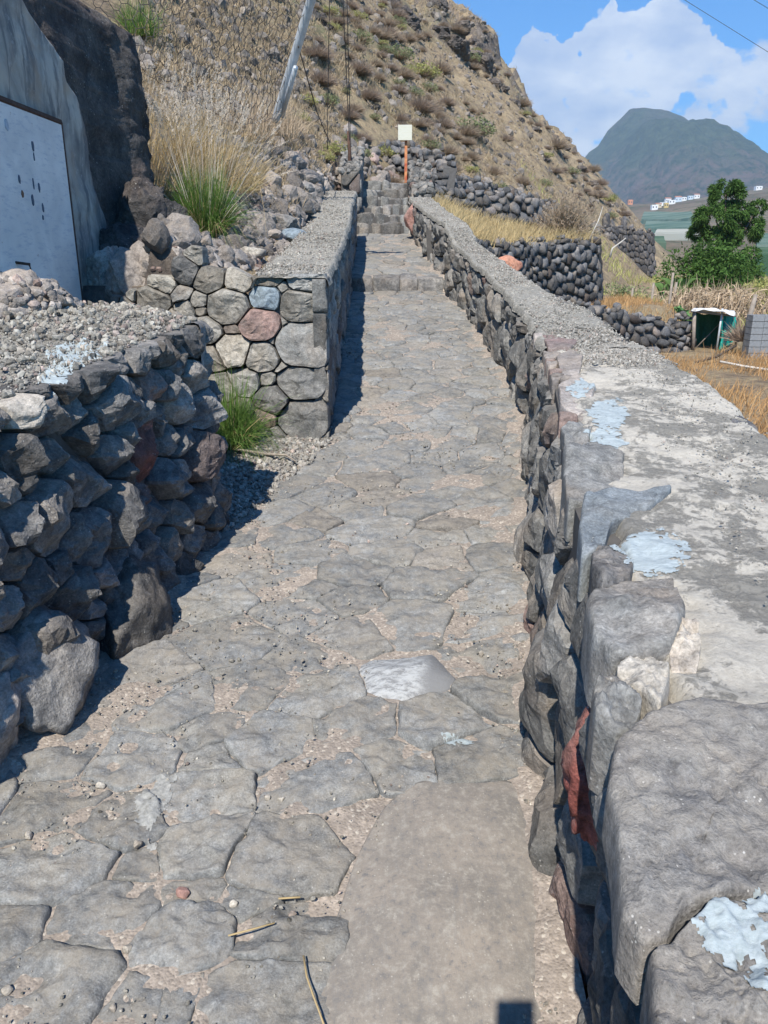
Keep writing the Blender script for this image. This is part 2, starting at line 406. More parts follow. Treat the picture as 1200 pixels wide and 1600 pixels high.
def soil_mat(name, a, b, c, s=1.0, bump=.6, bd=.01, gravel=1.0, pale=(.5, .45, .38)):
    m, t = new_mat(name); co = t.n('ShaderNodeTexCoord').outputs['Object']
    n1 = t.noise(co, 2.2 * s, 6, .6, .4); n2 = t.noise(co, 28 * s, 8, .72); v = t.n('ShaderNodeTexVoronoi', ins={'Vector': co, 'Scale': 120 * s})
    col = t.mix(t.rng(n1, .38, .62), a, b); col = t.mix(t.rng(n2, .4, .66), col, c)
    g = t.math('MULTIPLY', t.rng(n2, .38, .62), gravel)
    vr = t.n('ShaderNodeSeparateXYZ', ins={0: v.outputs['Color']})
    k = t.rng(vr.outputs[0], 0, 1, .62, 1.4)
    col = t.mix(g, col, t.mix(1.0, col, t.n('ShaderNodeCombineXYZ', ins={0: k, 1: k, 2: k}).outputs[0], 'MULTIPLY'))
    col = t.mix(t.rng(vr.outputs[1], .93, .97, 0, .8), col, pale)
    h = t.math('ADD', t.math('MULTIPLY', n2, .9), t.math('MULTIPLY', t.rng(v.outputs['Distance'], 0, .6, 1, 0), .35))
    bm = t.n('ShaderNodeBump', ins={'Strength': bump, 'Distance': bd, 'Height': h})
    bsdf(t, col, .95, bm.outputs[0], .12); return m
M_dirt = soil_mat('path_dirt', (.24, .208, .18), (.30, .255, .215), (.34, .29, .242), 1.0, .7, .008)
M_gravel = soil_mat('gravel_bed', (.25, .23, .20), (.30, .27, .235), (.20, .19, .175), .7, 1.0, .014)
M_conc = soil_mat('gravelly_concrete', (.265, .255, .225), (.33, .31, .27), (.22, .212, .19), .8, 1.0, .012)

def mortar_mat():
    m, t = new_mat('crusted_mortar'); co = t.n('ShaderNodeTexCoord').outputs['Object']
    n1 = t.noise(co, 3.2, 8, .66, .5); n2 = t.noise(co, 30, 12, .80, .15); n3 = t.noise(co, 85, 6, .75)
    y = t.n('ShaderNodeSeparateXYZ', ins={0: co}).outputs[1]
    crust = t.rng(t.math('ADD', n2, t.math('MULTIPLY', t.math('SUBTRACT', n1, .5), 1.3)), .37, .50)
    crust = t.math('MULTIPLY', crust, t.rng(y, -1.5, -.9, .35, 1.0))
    col = t.mix(t.rng(n1, .35, .65), (.25, .238, .21), (.34, .315, .27))
    col = t.mix(t.math('MULTIPLY', crust, .8), col, t.mix(t.rng(n3, .3, .7), (.41, .375, .315), (.64, .60, .52)))
    h = t.math('ADD', t.math('MULTIPLY', n2, .8), t.math('ADD', t.math('MULTIPLY', n3, .3), t.math('MULTIPLY', crust, .35)))
    bm = t.n('ShaderNodeBump', ins={'Strength': .8, 'Distance': .014, 'Height': h})
    bsdf(t, col, .93, bm.outputs[0], .15); return m
M_mortar = mortar_mat()
def whitewash_mat():
    m, t = new_mat('pale_paint'); co = t.n('ShaderNodeTexCoord').outputs['Object']
    n = t.noise(co, 30, 9, .75); n2 = t.noise(t.vmath('MULTIPLY', co, (1, 3, 1)), 60, 6, .7)
    col = t.mix(t.rng(n2, .35, .6), (.27, .315, .325), (.40, .45, .46)); col = t.mix(t.rng(n, .60, .68), col, (.26, .27, .27))
    bm = t.n('ShaderNodeBump', ins={'Strength': .6, 'Distance': .008, 'Height': n})
    bsdf(t, col, .85, bm.outputs[0], .2); return m
M_wash = whitewash_mat()
def whitestone_mat():
    m, t = new_mat('whitewashed_stone'); co = t.n('ShaderNodeTexCoord').outputs['Object']
    x = t.n('ShaderNodeSeparateXYZ', ins={0: co}).outputs[0]
    n = t.noise(t.vmath('MULTIPLY', co, (1, 2.2, 1)), 26, 10, .78, .4); b = t.noise(co, 5, 6, .6)
    f = t.math('MULTIPLY', t.rng(n, .42, .55), t.rng(t.math('ADD', x, t.math('MULTIPLY', t.math('SUBTRACT', b, .5), .12)), .09, .045))
    col = t.mix(f, t.mix(b, (.16, .165, .17), (.25, .25, .25)), (.42, .43, .43))
    bm = t.n('ShaderNodeBump', ins={'Strength': .6, 'Distance': .008, 'Height': n})
    bsdf(t, col, .85, bm.outputs[0], .2); return m
M_whitestone = whitestone_mat()
def plain(name, col, rough=.8, spec=.25, metal=0., var=.2, sc=20, bump=.2):
    m, t = new_mat(name); co = t.n('ShaderNodeTexCoord').outputs['Object']; n = t.noise(co, sc, 6, .65)
    v = t.rng(n, .3, .7, 1 - var, 1 + var)
    c = t.mix(1.0, (*col, 1), t.n('ShaderNodeCombineXYZ', ins={0: v, 1: v, 2: v}).outputs[0], 'MULTIPLY')
    bm = t.n('ShaderNodeBump', ins={'Strength': bump, 'Distance': .01, 'Height': n})
    bsdf(t, c, rough, bm.outputs[0], spec, metal); return m
M_core = plain('wall_core', (.10, .095, .09), .95, .1)
M_grit0 = plain('cement_grit', (.30, .30, .285), .9, .1, 0, .35, 60, .6)
M_steel = plain('galvanised_steel', (.50, .54, .58), .5, .4, .2, .25, 14)
M_rust = plain('rusty_metal', (.10, .06, .045), .85, .2, .2, .4, 30)
M_wire = plain('weathered_wire', (.085, .075, .07), .7, .3, .3, .3)
M_wood = plain('grey_wood', (.28, .24, .20), .9, .1, 0, .3, 12)
M_branch = plain('bleached_branch', (.50, .47, .42), .9, .1, 0, .2, 12)
M_bark = plain('bark', (.11, .085, .065), .95, .1, 0, .35, 10)

def leaf_mat(name, a, b, var=.3, trans=.3, axis=True):
    m, t = new_mat(name); co = t.n('ShaderNodeTexCoord').outputs['Object']
    r = t.n('ShaderNodeNewGeometry').outputs['Random Per Island']; o = t.n('ShaderNodeObjectInfo').outputs['Random']
    n = t.noise(co, 1.3, 4, .6)
    f = t.math('ADD', t.math('MULTIPLY', r, .55), t.math('ADD', t.math('MULTIPLY', t.rng(n, .3, .7), .3), t.math('MULTIPLY', o, .15)))
    col = t.mix(f, a, b); v = t.rng(t.math('FRACT', t.math('MULTIPLY', r, 9.7)), 0, 1, 1 - var, 1 + var)
    col = t.mix(1.0, col, t.n('ShaderNodeCombineXYZ', ins={0: v, 1: v, 2: v}).outputs[0], 'MULTIPLY')
    d = t.n('ShaderNodeBsdfDiffuse', ins={'Color': col}); tr = t.n('ShaderNodeBsdfTranslucent', ins={'Color': col})
    mx = t.n('ShaderNodeMixShader', ins={0: trans, 1: d.outputs[0], 2: tr.outputs[0]})
    t.nt.links.new(mx.outputs[0], t.n('ShaderNodeOutputMaterial').inputs[0]); return m
L_green = leaf_mat('green_blades', (.075, .16, .035), (.17, .27, .07))
L_straw = leaf_mat('straw_blades', (.42, .31, .15), (.60, .48, .28))
L_plume = leaf_mat('grass_plumes', (.62, .54, .44), (.80, .72, .61), .15, .35)
L_orange = leaf_mat('dry_orange_grass', (.40, .23, .10), (.58, .38, .19), .3)
L_yellow = leaf_mat('dry_yellow_grass', (.46, .34, .17), (.62, .50, .28), .25)
L_twig = leaf_mat('dry_shrub_twigs', (.32, .245, .18), (.46, .37, .275), .2, .35)
L_twig2 = leaf_mat('brown_shrub_twigs', (.29, .22, .172), (.42, .335, .26), .2, .35)
L_grey = leaf_mat('grey_green_leaves', (.16, .20, .09), (.30, .32, .17), .3, .2)
L_yg = leaf_mat('yellow_green_leaves', (.28, .30, .10), (.46, .44, .18), .25, .25)
L_tree = leaf_mat('mango_leaves', (.035, .085, .022), (.11, .19, .05), .4, .3)
L_ban = leaf_mat('banana_leaves', (.06, .13, .04), (.15, .24, .08), .25, .3)
L_cact = leaf_mat('succulent_leaves', (.09, .20, .07), (.16, .30, .12), .2, .15)
L_reed = leaf_mat('dry_reeds', (.36, .27, .18), (.54, .43, .31), .25, .1)

def hill_mat():
    m, t = new_mat('dry_hillside'); co = t.n('ShaderNodeTexCoord').outputs['Object']
    n0 = t.noise(co, .06, 5, .6, .5); n1 = t.noise(co, .35, 7, .65, .6); n2 = t.noise(co, 2.2, 8, .72, .3); n3 = t.noise(co, 9, 6, .7)
    col = t.mix(t.rng(n1, .38, .62), (.235, .18, .125), (.37, .285, .185))
    col = t.mix(t.math('MULTIPLY', t.rng(n2, .46, .62), .75), col, (.42, .33, .20))
    col = t.mix(t.rng(n2, .46, .34, 0, .85), col, (.105, .088, .075))
    col = t.mix(t.math('MULTIPLY', t.rng(n0, .52, .66), t.rng(n3, .42, .58)), col, (.15, .165, .075))
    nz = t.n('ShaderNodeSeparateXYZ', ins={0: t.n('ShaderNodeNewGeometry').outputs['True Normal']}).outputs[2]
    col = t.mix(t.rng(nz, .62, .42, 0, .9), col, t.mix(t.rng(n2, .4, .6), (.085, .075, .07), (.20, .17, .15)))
    k = t.rng(n3, .3, .7, .7, 1.3)
    col = t.mix(1.0, col, t.n('ShaderNodeCombineXYZ', ins={0: k, 1: k, 2: k}).outputs[0], 'MULTIPLY')
    h = t.math('ADD', t.math('MULTIPLY', n2, .8), t.math('MULTIPLY', n3, .25))
    bm = t.n('ShaderNodeBump', ins={'Strength': .8, 'Distance': .35, 'Height': h})
    bsdf(t, col, .95, bm.outputs[0], .1); return m
M_hill = hill_mat()
def mountain_mat():
    m, t = new_mat('forested_mountain'); co = t.n('ShaderNodeTexCoord').outputs['Object']
    z = t.n('ShaderNodeSeparateXYZ', ins={0: co}).outputs[2]
    n1 = t.noise(co, .006, 8, .65, .6); n2 = t.noise(co, .035, 8, .7)
    zz = t.math('ADD', z, t.math('MULTIPLY', t.math('SUBTRACT', n1, .5), 420))
    col = t.mix(t.rng(n2, .4, .6), (.028, .050, .022), (.075, .10, .048))
    col = t.mix(t.math('MULTIPLY', t.rng(zz, 320, 230), t.rng(n2, .40, .56)), col, (.155, .11, .085))
    col = t.mix(t.math('MULTIPLY', t.rng(zz, 440, 540), .6), col, (.10, .085, .075))
    bm = t.n('ShaderNodeBump', ins={'Strength': 1.0, 'Distance': 25, 'Height': n2})
    bsdf(t, col, 1., bm.outputs[0], .0); return m
def valley_mat():
    m, t = new_mat('valley_land'); co = t.n('ShaderNodeTexCoord').outputs['Object']
    n1 = t.noise(co, .008, 7, .65, .5); n2 = t.noise(co, .08, 7, .7)
    col = t.mix(t.rng(n1, .4, .6), (.15, .115, .08), (.24, .19, .13)); col = t.mix(t.rng(n2, .5, .64), col, (.06, .085, .035))
    bm = t.n('ShaderNodeBump', ins={'Strength': 1.0, 'Distance': 4, 'Height': n2})
    bsdf(t, col, 1., bm.outputs[0], .0); return m

# ------------------------------------------------------------------ the lie of the land
def zg(y):                      # walking surface of the path
    y = np.asarray(y, float)
    z = .1 * y
    z = np.where(y > 4.5, .45 + .15 * (y - 4.5), z)
    z = np.where(y > 9.9, 1.40 + .15 * (y - 9.9), z)
    z = np.where(y > 14.4, 2.075 + .5 * (y - 14.4), z)
    z = np.where(y > 16.05, 2.9 + .33 * (y - 16.05), z)
    return z
_ry = [-3, .5, 1.5, 2.2, 3.1, 4.2, 5.3, 6.25, 8.3, 9.9, 11.8, 14.6, 20]
def xRb(y): return np.interp(y, _ry, [.1, .38, .41, .48, .65, .83, 1.0, 1.0, .94, .75, .62, .46, .42])       # foot of the right wall
def xRt(y): return np.interp(y, [-3, .5, 1, 1.9, 2.6, 3.4, 4.5, 5.5, 6.5, 7.4, 9.9, 12, 14.4, 20], [.10, .34, .37, .53, .63, .76, .93, 1.02, 1.0, .96, .80, .58, .45, .42])
def xRo(y): return np.interp(y, [-3, 1, 2.6, 3.5, 4.5, 5.8, 6.5, 8.6, 12, 14.4], [.9, 1.15, 1.34, 1.46, 1.56, 1.52, 1.34, 1.17, .90, .82])
def HR(y): return np.interp(y, [-3, 1, 2, 3.5, 5, 15], [.86, .86, .80, .75, .62, .60])
def xW1(y): return -1.13 + .21 * (np.asarray(y, float) - 1.9)
def xL(y): return np.where(np.asarray(y) < 3.6, xW1(y), np.interp(y, [3.6, 4.85, 14.5, 20], [-.77, -.36, -.46, -.5]))
def HL(y): return np.interp(y, [4.8, 7, 13.5], [1.0, .90, .76])

_res = []
for px, py, d in ((200, 400, 5.2), (300, 395, 5.6), (380, 400, 5.4), (330, 378, 7.0), (240, 345, 7.6), (420, 310, 8.6), (460, 340, 8.2), (500, 268, 12.3), (445, 240, 11.4),
                  (400, 215, 10.8), (380, 250, 9.4), (540, 285, 14.8), (522, 238, 17), (300, 210, 9.5), (240, 160, 10), (430, 185, 11.8), (340, 330, 8), (480, 300, 9.5)):
    p = at(px, py, d); _res.append((p[0], p[1], p[2] - .04))
for x, y, z in ((-.9, 5.2, 1.35), (-.85, 7, 1.62), (-.8, 10, 2.15), (-.8, 13.5, 2.55), (-1.4, 4.2, 1.2), (-2, 3, 1.2), (-2.2, 1, 1.1), (-1.8, -1, 1.0), (-3.5, 4, 1.5), (-.6, 16, 2.85), (.6, 16.2, 2.75), (0, 18.5, 3.4),
                (.8, 15, 2.2), (-3, -2, 1.0), (-3, 7.5, 1.5)):
    _res.append((x, y, z))
_res = np.array(_res)
_rp = [at(px, py, 118) for px, py in ((560, -110), (655, 0), (700, 25), (740, 60), (770, 110), (800, 160), (835, 190), (870, 215), (905, 255), (950, 310), (990, 350), (1010, 375))]
_rx = np.array([p[0] for p in _rp]); _rz = np.array([p[2] for p in _rp])
def plane(x, y): return -2.5 - .84 * x + .352 * y
_rd = _rz - plane(_rx, 118.0)
def field(x, y):
    fy = np.interp(x, [2.8, 3.9, 4.7, 5.3, 5.8, 6.2], [12.6, 13.8, 14.4, 14.75, 14.95, 15.4])
    b = sstep(x, 6.4, 6.1) * sstep(y, fy + .10, fy + 1.7) * sstep(x, 2.0, 3.2)
    b = np.maximum(b, sstep(y, 24, 36))
    z = .75 * b
    return z - 2.1 * sstep(y, 40, 125)
def hill0(x, y):
    h = plane(x, y) + sstep(y, 35, 112) * np.interp(x, _rx, _rd)
    hx = np.interp(y, [10, 20, 60], [-9, -14, -60])
    return h
def T(x, y, noise=True):
    x = np.asarray(x, float); y = np.asarray(y, float)
    h = hill0(x, y)
    num = 0; den = .02
    sg = np.interp(y, [3, 12, 20], [.9, 1.6, 2.2])
    for a, b, c in _res:
        wt = np.exp(-((x - a) ** 2 + (y - b) ** 2) / (2 * (.55 * sg) ** 2)); num = num + wt * (c - plane(a, b)); den = den + wt
    near = 1 - sstep(y, 19, 27)
    h = h + near * num / den
    if noise:
        p = P3(x, y, 0)
        far = sstep(y, 22, 60)
        fb = lambda k, o, sd: fbm(p * k, o, sd).reshape(h.shape)
        h = h + far * 1.6 * fb(.10, 4, 3) + far * .7 * np.abs(fb(.35, 3, 9)) + sstep(y, 12, 25) * .28 * fb(.7, 4, 5) + .05 * fb(3, 3, 8)
        # dark crags that stand out of the slope near the crest
        for cx, cy, r, a in ((14.5, 108, 4.2, 2.0), (18.5, 112, 3.0, 1.5), (9.0, 92, 3.5, 2.4), (4.5, 74, 2.6, 2.0), (-6, 44, 1.6, 1.3), (-9.5, 42, 2.0, 1.4), (23, 110, 2.6, 1.6), (28, 112, 2.5, 1.4), (15, 75, 1.5, .9)):
            d = np.sqrt(((x - cx) / 1.0) ** 2 + ((y - cy) / 2.2) ** 2) / r
            h = h + a * (1 - sstep(d, .75, 1.05)) * (1 + .35 * fb(.9, 3, 21))
    h = h - 60 * sstep(y, 119, 150) - 30 * sstep(y, 150, 260)      # the spur ends; behind it the land falls away
    f = field(x, y) + (.03 * fbm(P3(x, y, 0) * 1.5, 3, 31)).reshape(h.shape)
    right = sstep(x, .9, 1.5)
    k = np.where(right > 0, np.maximum(h, f), h)
    # right of the path, up to the terraces, the ground lies low
    low = right * (1 - sstep(y, 16.5, 20))
    k = k * (1 - low) + f * low
    # never above the walking surface
    inp = (x > xL(y) - .45) & (x < xRo(np.minimum(y, 14.4)) + .1) & (y < 17)
    k = np.where(inp, np.minimum(k, zg(y) - .12), k)
    bk = 5.02 + np.clip((-x - .85) * .32, 0, 1)
    k = np.where((y < bk) & (x > -2.0), np.minimum(k, zg(y) - .1), k)
    k = np.where((y < bk) & (x > -2.6), np.minimum(k, 1.10), k)
    k = np.where((y < 6.5) & (x < -1.55), np.minimum(k, 1.45), k)
    k = np.where((y < 5.4) & (x <= -2.6), np.minimum(k, 1.3), k)
    return k

def marching(px, py, fn=None, d0=5, d1=125, n=260):
    fn = Tm
    r = ray(px, py); ds = np.linspace(d0, d1, n); t = ds / r[1]
    z = EYE + t * r[2]; h = fn(t * r[0], ds); k = np.where(h >= z)[0]
    if not len(k): return None
    return np.array((t[k[0]] * r[0], ds[k[0]], float(h[k[0]])))

# terrain sheet, finer near the camera
v = np.linspace(0, 1, 430); yy = -5 + 170 * (np.exp(3.6 * v) - 1) / (math.exp(3.6) - 1)
u = np.linspace(-1.15, 1.15, 440)
Y, U_ = np.meshgrid(yy, u, indexing='ij'); X = U_ * (Y + 13) * .85
Z = T(X, Y)
_Zs = Z.copy()
def Tm(x, y):
    x, y = np.broadcast_arrays(np.asarray(x, float), np.asarray(y, float))
    v_ = np.log1p((y + 5) / 170 * (math.exp(3.6) - 1)) / 3.6 * 429; u_ = (x / ((y + 13) * .85) + 1.15) / 2.3 * 439
    v_ = np.clip(v_, 0, 428.999); u_ = np.clip(u_, 0, 438.999); i = v_.astype(int); j = u_.astype(int); a = v_ - i; b = u_ - j
    return (_Zs[i, j] * (1 - a) * (1 - b) + _Zs[i + 1, j] * a * (1 - b) + _Zs[i, j + 1] * (1 - a) * b + _Zs[i + 1, j + 1] * a * b)
make('hillside_ground', np.stack([X.ravel(), Y.ravel(), Z.ravel()], 1), grid_faces(430, 440), M_hill)['kind'] = 'structure'

# valley behind and mountain
def valley(x, y):
    py = np.interp(y, [120, 200, 350, 600, 800, 1100, 1500, 2400, 3500], [446, 425, 404, 374, 352, 324, 318, 330, 360])
    px = 600 + FOC * x / (y * 1.03)
    py = py - np.interp(px, [850, 1000, 1200, 1500], [-6, 0, 34, 60]) * sstep(y, 500, 1100)
    el = PITCH * -1 + np.arctan((800 - py) / FOC)
    return EYE + y * np.tan(el) + sstep(y, 200, 800) * (6 * fbm(P3(x * .006, y * .006), 5, 41) + 1.5 * fbm(P3(x * .03, y * .03), 3, 43)).reshape(np.shape(x))
v = np.linspace(0, 1, 200); yy = 125 * (20.0 ** v); u = np.linspace(-1.1, 1.1, 220); Y, U_ = np.meshgrid(yy, u, indexing='ij'); X = U_ * Y
make('valley', np.stack([X.ravel(), Y.ravel(), valley(X, Y).ravel()], 1), grid_faces(200, 220), valley_mat())['kind'] = 'structure'
D_M = 3000.0
_m = [at(px, py, D_M) for px, py in ((700, 420), (800, 360), (880, 292), (905, 262), (918, 240), (935, 226), (950, 203), (975, 180), (985, 170), (1005, 167), (1035, 170), (1065, 182), (1110, 206), (1160, 231), (1200, 243), (1300, 285), (1450, 340), (1700, 420))]
_mx = np.array([p[0] for p in _m]); _mz = np.array([p[2] for p in _m])
X, Y = np.meshgrid(np.linspace(-200, 3400, 360), np.linspace(1700, 4300, 200), indexing='ij')
xs = X * (1 + (D_M - Y) * .00006) + 90 * fbm(P3(X * .002, Y * .002), 3, 55).reshape(X.shape) * sstep(np.abs(Y - D_M), 0, 300)
R = np.interp(xs, _mx, _mz)
fall = np.where(Y < D_M, 1 - ((D_M - Y) / 1300) ** 1.0 * .93, 1 - ((Y - D_M) / 1300) * .9)
gul = np.abs(fbm(P3(X * .0042, Y * .0015), 5, 61)).reshape(X.shape) * 150 + 26 * fbm(P3(X * .02, Y * .02), 4, 63).reshape(X.shape)
Z = R * fall + gul * sstep(np.abs(Y - D_M), 30, 420) * sstep(fall, .05, .35) - 30 + 5 * fbm(P3(X * .03, Y * .03), 3, 66).reshape(X.shape)
Z = Z + 30 * sstep(fall, .8, 1)
make('mountain', np.stack([X.ravel(), Y.ravel(), Z.ravel()], 1), grid_faces(360, 200)[:, ::-1], mountain_mat())['kind'] = 'structure'
#@@PART2

# ------------------------------------------------------------------ the path
def zs(y):                       # same as zg, the step eased out, for things that run alongside
    y = np.asarray(y, float)
    return np.where((y > 9.5) & (y < 10.3), np.interp(y, [9.5, 10.3], [1.20, 1.46]), zg(y))
path = empty('stone_path', (0, 3, .3), kind='structure', label='steep footpath paved with irregular flat grey stones')
SW = 1.3
def to_s(x, y): return (x - xL(y)) / (xRb(y) - xL(y)) * SW
def map_path(s, y, w_):
    x = xL(y) + s / SW * (xRb(y) - xL(y))
    return np.stack([x, y, zg(y) + .004 * np.sin(x * 9 + y * 3) + w_], 1)
def on_path(px, py):
    r = ray(px, py); ds = np.arange(.3, 40, .004); t = ds / r[1]
    k = np.where(EYE + t * r[2] <= zg(ds))[0][0]; return t[k] * r[0], ds[k]
traced = [(200, 1190, 1), (415, 1165, .9), (310, 1245, .9), (187, 1285, .9), (500, 1225, 1.1), (450, 1340, 1.1), (320, 1330, .8), (85, 1360, 1.1), (205, 1360, .5), (150, 1435, 1.0), (290, 1468, .9),
          (440, 1470, .9), (400, 1555, 1), (390, 1415, .6), (15, 1460, .9), (75, 1540, 1.1), (295, 1560, .6), (215, 1565, .6), (90, 1262, .9), (360, 876, 1), (330, 936, 1), (355, 1000, 1.1), (228, 1045, .9), (265, 1105, 1),
          (322, 1145, .6), (467, 958, .9), (552, 996, .9), (646, 975, 1.1), (487, 1030, .8), (629, 1062, 1), (404, 1072, .9), (500, 1083, 1), (571, 1132, .9), (683, 1128, 1.1), (775, 1090, .8), (762, 1025, .9),
          (767, 933, 1), (746, 979, .8), (671, 912, 1), (550, 896, 1), (433, 908, 1), (537, 937, .7), (494, 921, .5), (608, 867, 1), (692, 875, .8), (775, 867, 1), (692, 842, .8), (708, 817, .7), (480, 862, .8),
          (454, 838, .8), (558, 800, .8), (596, 779, .8), (775, 800, 1), (717, 762, .9), (650, 737, .8), (767, 742, .9), (300, 1400, .5), (620, 1190, .8), (740, 1180, .9), (560, 1290, .8), (130, 1190, .7), (340, 1190, .6)]
fixed = []
for px, py, k in traced:
    x, y = on_path(px, py); fixed.append((float(to_s(x, y)), float(y), .22 * k))
slab_px = [(610, 1250), (660, 1222), (740, 1215), (815, 1222), (846, 1300), (852, 1380), (850, 1480), (862, 1690), (450, 1690), (485, 1590), (505, 1500), (530, 1420), (562, 1330)]
slab = np.array([on_path(*p) for p in slab_px])
def inside(pt, poly):
    x, y = pt; c = False; n = len(poly)
    for i in range(n):
        x1, y1 = poly[i]; x2, y2 = poly[(i + 1) % n]
        if (y1 > y) != (y2 > y) and x < (x2 - x1) * (y - y1) / (y2 - y1) + x1: c = not c
    return c
secA = (0.0, SW, -1.0, 9.88)
pts, rad = darts(secA, .15, 5, fixed, 1.3, 1.15)
polys = cells(pts, (rad * .5) ** 2 * 1.1, secA)
ctrs = [None if p is None else np.array([xL(p.mean(0)[1]) + p.mean(0)[0] / SW * (xRb(p.mean(0)[1]) - xL(p.mean(0)[1])), p.mean(0)[1]]) for p in polys]
white_i = [k for k, t_ in enumerate(traced) if t_[:2] == (629, 1062)][0]
polys = [None if (p is None or inside(c, slab)) else p for p, c in zip(polys, ctrs)]
def pave_m(k, poly):
    if k == white_i: return M_whitestone
    return M_pave
white = polys[white_i]; polys[white_i] = None
lay_stones(path, polys, map_path, pave_m, name='paving_stone', cap=300, depth=.05, bulge=.017, gap=.001, rough=.030, edge=.19, tilt=.06, facets=4, edge_in=.5, p=9, round_=0)
V, F = cell_rock(white * 1.0, map_path, N=44, rings=(1, .985, .95, .88, .78, .66, .53, .4, .27, .13), depth=.05, bulge=.038, gap=.004, rough=.008, edge=.08, seed=5, facets=2, edge_in=.5, p=3)
o = make('paving_stone', V, F, M_whitestone, path, loc=V.mean(0)); o['label'] = 'paving stone splashed with white paint'
secB = (0.0, SW, 9.9, 14.38)
fx = [(.14, 10.0, .3), (.50, 10.02, .42), (.82, 10.0, .2), (1.10, 10.0, .36)]
ptsB, radB = darts(secB, .24, 9, fx, .6, 1.1)
pB = cells(ptsB, (radB * .5) ** 2 * .6, secB)
nb = len(lay_stones(path, pB, map_path, lambda k, p_: M_near if p_ is not None and p_[:, 1].min() < 9.92 else M_pave, name='paving_stone', cap=60, depth=.15, bulge=.014, gap=.001, rough=.022, edge=.14, tilt=.05, facets=4, edge_in=.5, p=14, round_=0))
# big smooth slab in the foreground
def map_flat(x, y, w_): return np.stack([x, y, zg(y) + w_], 1)
rings = (1, .99, .97, .93, .88, .8, .7, .6, .5, .4, .3, .2, .1)
V, F = cell_rock(slab, map_flat, N=90, rings=rings, depth=.05, bulge=.030, gap=.0, seed=3, rough=.016, edge=.05, facets=0, edge_in=.9, p=2.6, round_=5)
def slab_mat():
    m, t = new_mat('worn_concrete'); co = t.n('ShaderNodeTexCoord').outputs['Object']
    a = t.noise(co, 5, 9, .66, .5); b = t.noise(co, 40, 9, .76); v = t.voro(co, 90)
    st = t.noise(t.vmath('MULTIPLY', co, (3.0, .55, 1)), 22, 6, .65, .4)
    col = t.mix(t.rng(a, .38, .62), (.21, .192, .17), (.285, .25, .212)); col = t.mix(t.rng(b, .50, .66), col, (.34, .315, .275)); col = t.mix(t.rng(b, .46, .34), col, (.165, .16, .155))
    col = t.mix(t.math('MULTIPLY', t.rng(st, .55, .68), .35), col, (.19, .185, .18))
    sp = t.math('MULTIPLY', t.rng(v, .2, .1), t.rng(t.noise(co, 18, 3), .5, .62)); col = t.mix(t.math('MULTIPLY', sp, .5), col, (.55, .53, .47))
    h = t.math('ADD', t.math('MULTIPLY', a, .5), t.math('ADD', t.math('MULTIPLY', b, .55), t.math('MULTIPLY', st, .25)))
    bm = t.n('ShaderNodeBump', ins={'Strength': .55, 'Distance': .010, 'Height': h}); bsdf(t, col, .93, bm.outputs[0], .15); return m
o = make('concrete_slab', V, F, slab_mat(), path, loc=V.mean(0)); o['label'] = 'broad smooth slab worn into the paving'
# dirt between the stones
ys = np.concatenate([np.arange(-1.2, 5, .016), np.arange(5, 14.38, .03)]); us = np.linspace(0, 1, 120)
Y, U_ = np.meshgrid(ys, us, indexing='ij'); X = (xL(Y) - .08) + U_ * (xRb(Y) + .10 - xL(Y))
p = P3(X, Y)
Z = zg(Y) + (.020 * fbm(p * 4.5, 4, 71) + .007 * fbm(p * 26, 3, 73)).reshape(X.shape) - .004
Z = Z - .13 * ((Y > 9.86) & (Y < 10.02)) + .03 * sstep(to_s(X, Y), .12, -.02) * sstep(Y, 3.3, 3.0) + .025 * sstep(to_s(X, Y), SW - .14, SW + .02)
o = make('dirt', np.stack([X.ravel(), Y.ravel(), Z.ravel()], 1), grid_faces(len(ys), 120)[:, ::-1], M_dirt, path, loc=np.array((0, 3, .3))); o['kind'] = 'stuff'
# loose grit and pebbles
n = 15000
y = RNG.uniform(1.0, 9.5, n) ** 1.0; y = 1.0 + (y - 1) * RNG.rand(n) ** .6; s = RNG.rand(n) * SW
edge_l = RNG.rand(n) < .25; s = np.where(edge_l, np.abs(RNG.normal(0, .10, n)), s)
edge_r = RNG.rand(n) < .15; s = np.where(edge_r, SW - np.abs(RNG.normal(0, .06, n)), s)
cl = fbm(P3(s * 3.5, y * 3.5), 3, 77) > -.05
s, y = s[cl], y[cl]; x = xL(y) + s / SW * (xRb(y) - xL(y)); sz = .0018 + .0045 * RNG.rand(len(y)) ** 3 * (1 + .1 * y)
big = RNG.rand(len(y)) < .012; sz = np.where(big, RNG.uniform(.007, .014, len(y)), sz)
V, F = scatter(np.stack([x, y, zg(y) + .010 + sz * .1], 1), sz, 0, 6, 5)
M_peb = stone_mat('pebbles', (.20, .192, .17), (.36, .335, .285), tint=(.30, .23, .20), tint_at=.88, vary=.45, bump=.3)
o = make('pebbles', V, F, M_peb, path, smooth=False, loc=np.array((0, 3, .3))); o['kind'] = 'stuff'
for px, py, r_, lab in ((287, 1402, .016, 'small reddish stone'), (366, 1418, .010, None), (200, 1487, .010, None), (418, 1253, .010, None), (440, 1254, .010, None), (13, 1552, .011, None), (178, 1581, .008, None), (45, 1312, .011, None), (158, 1232, .012, None), (215, 1325, .012, None)):
    x, y = on_path(px, py); V, F = free_rock(px, 2, 12)
    o = make('loose_stone', V * r_ + np.array((x, y, float(zg(y)) + r_ * .8)), F, M_pink if lab else M_pale, path, loc=np.array((x, y, float(zg(y)))))
    if lab: o['label'] = lab
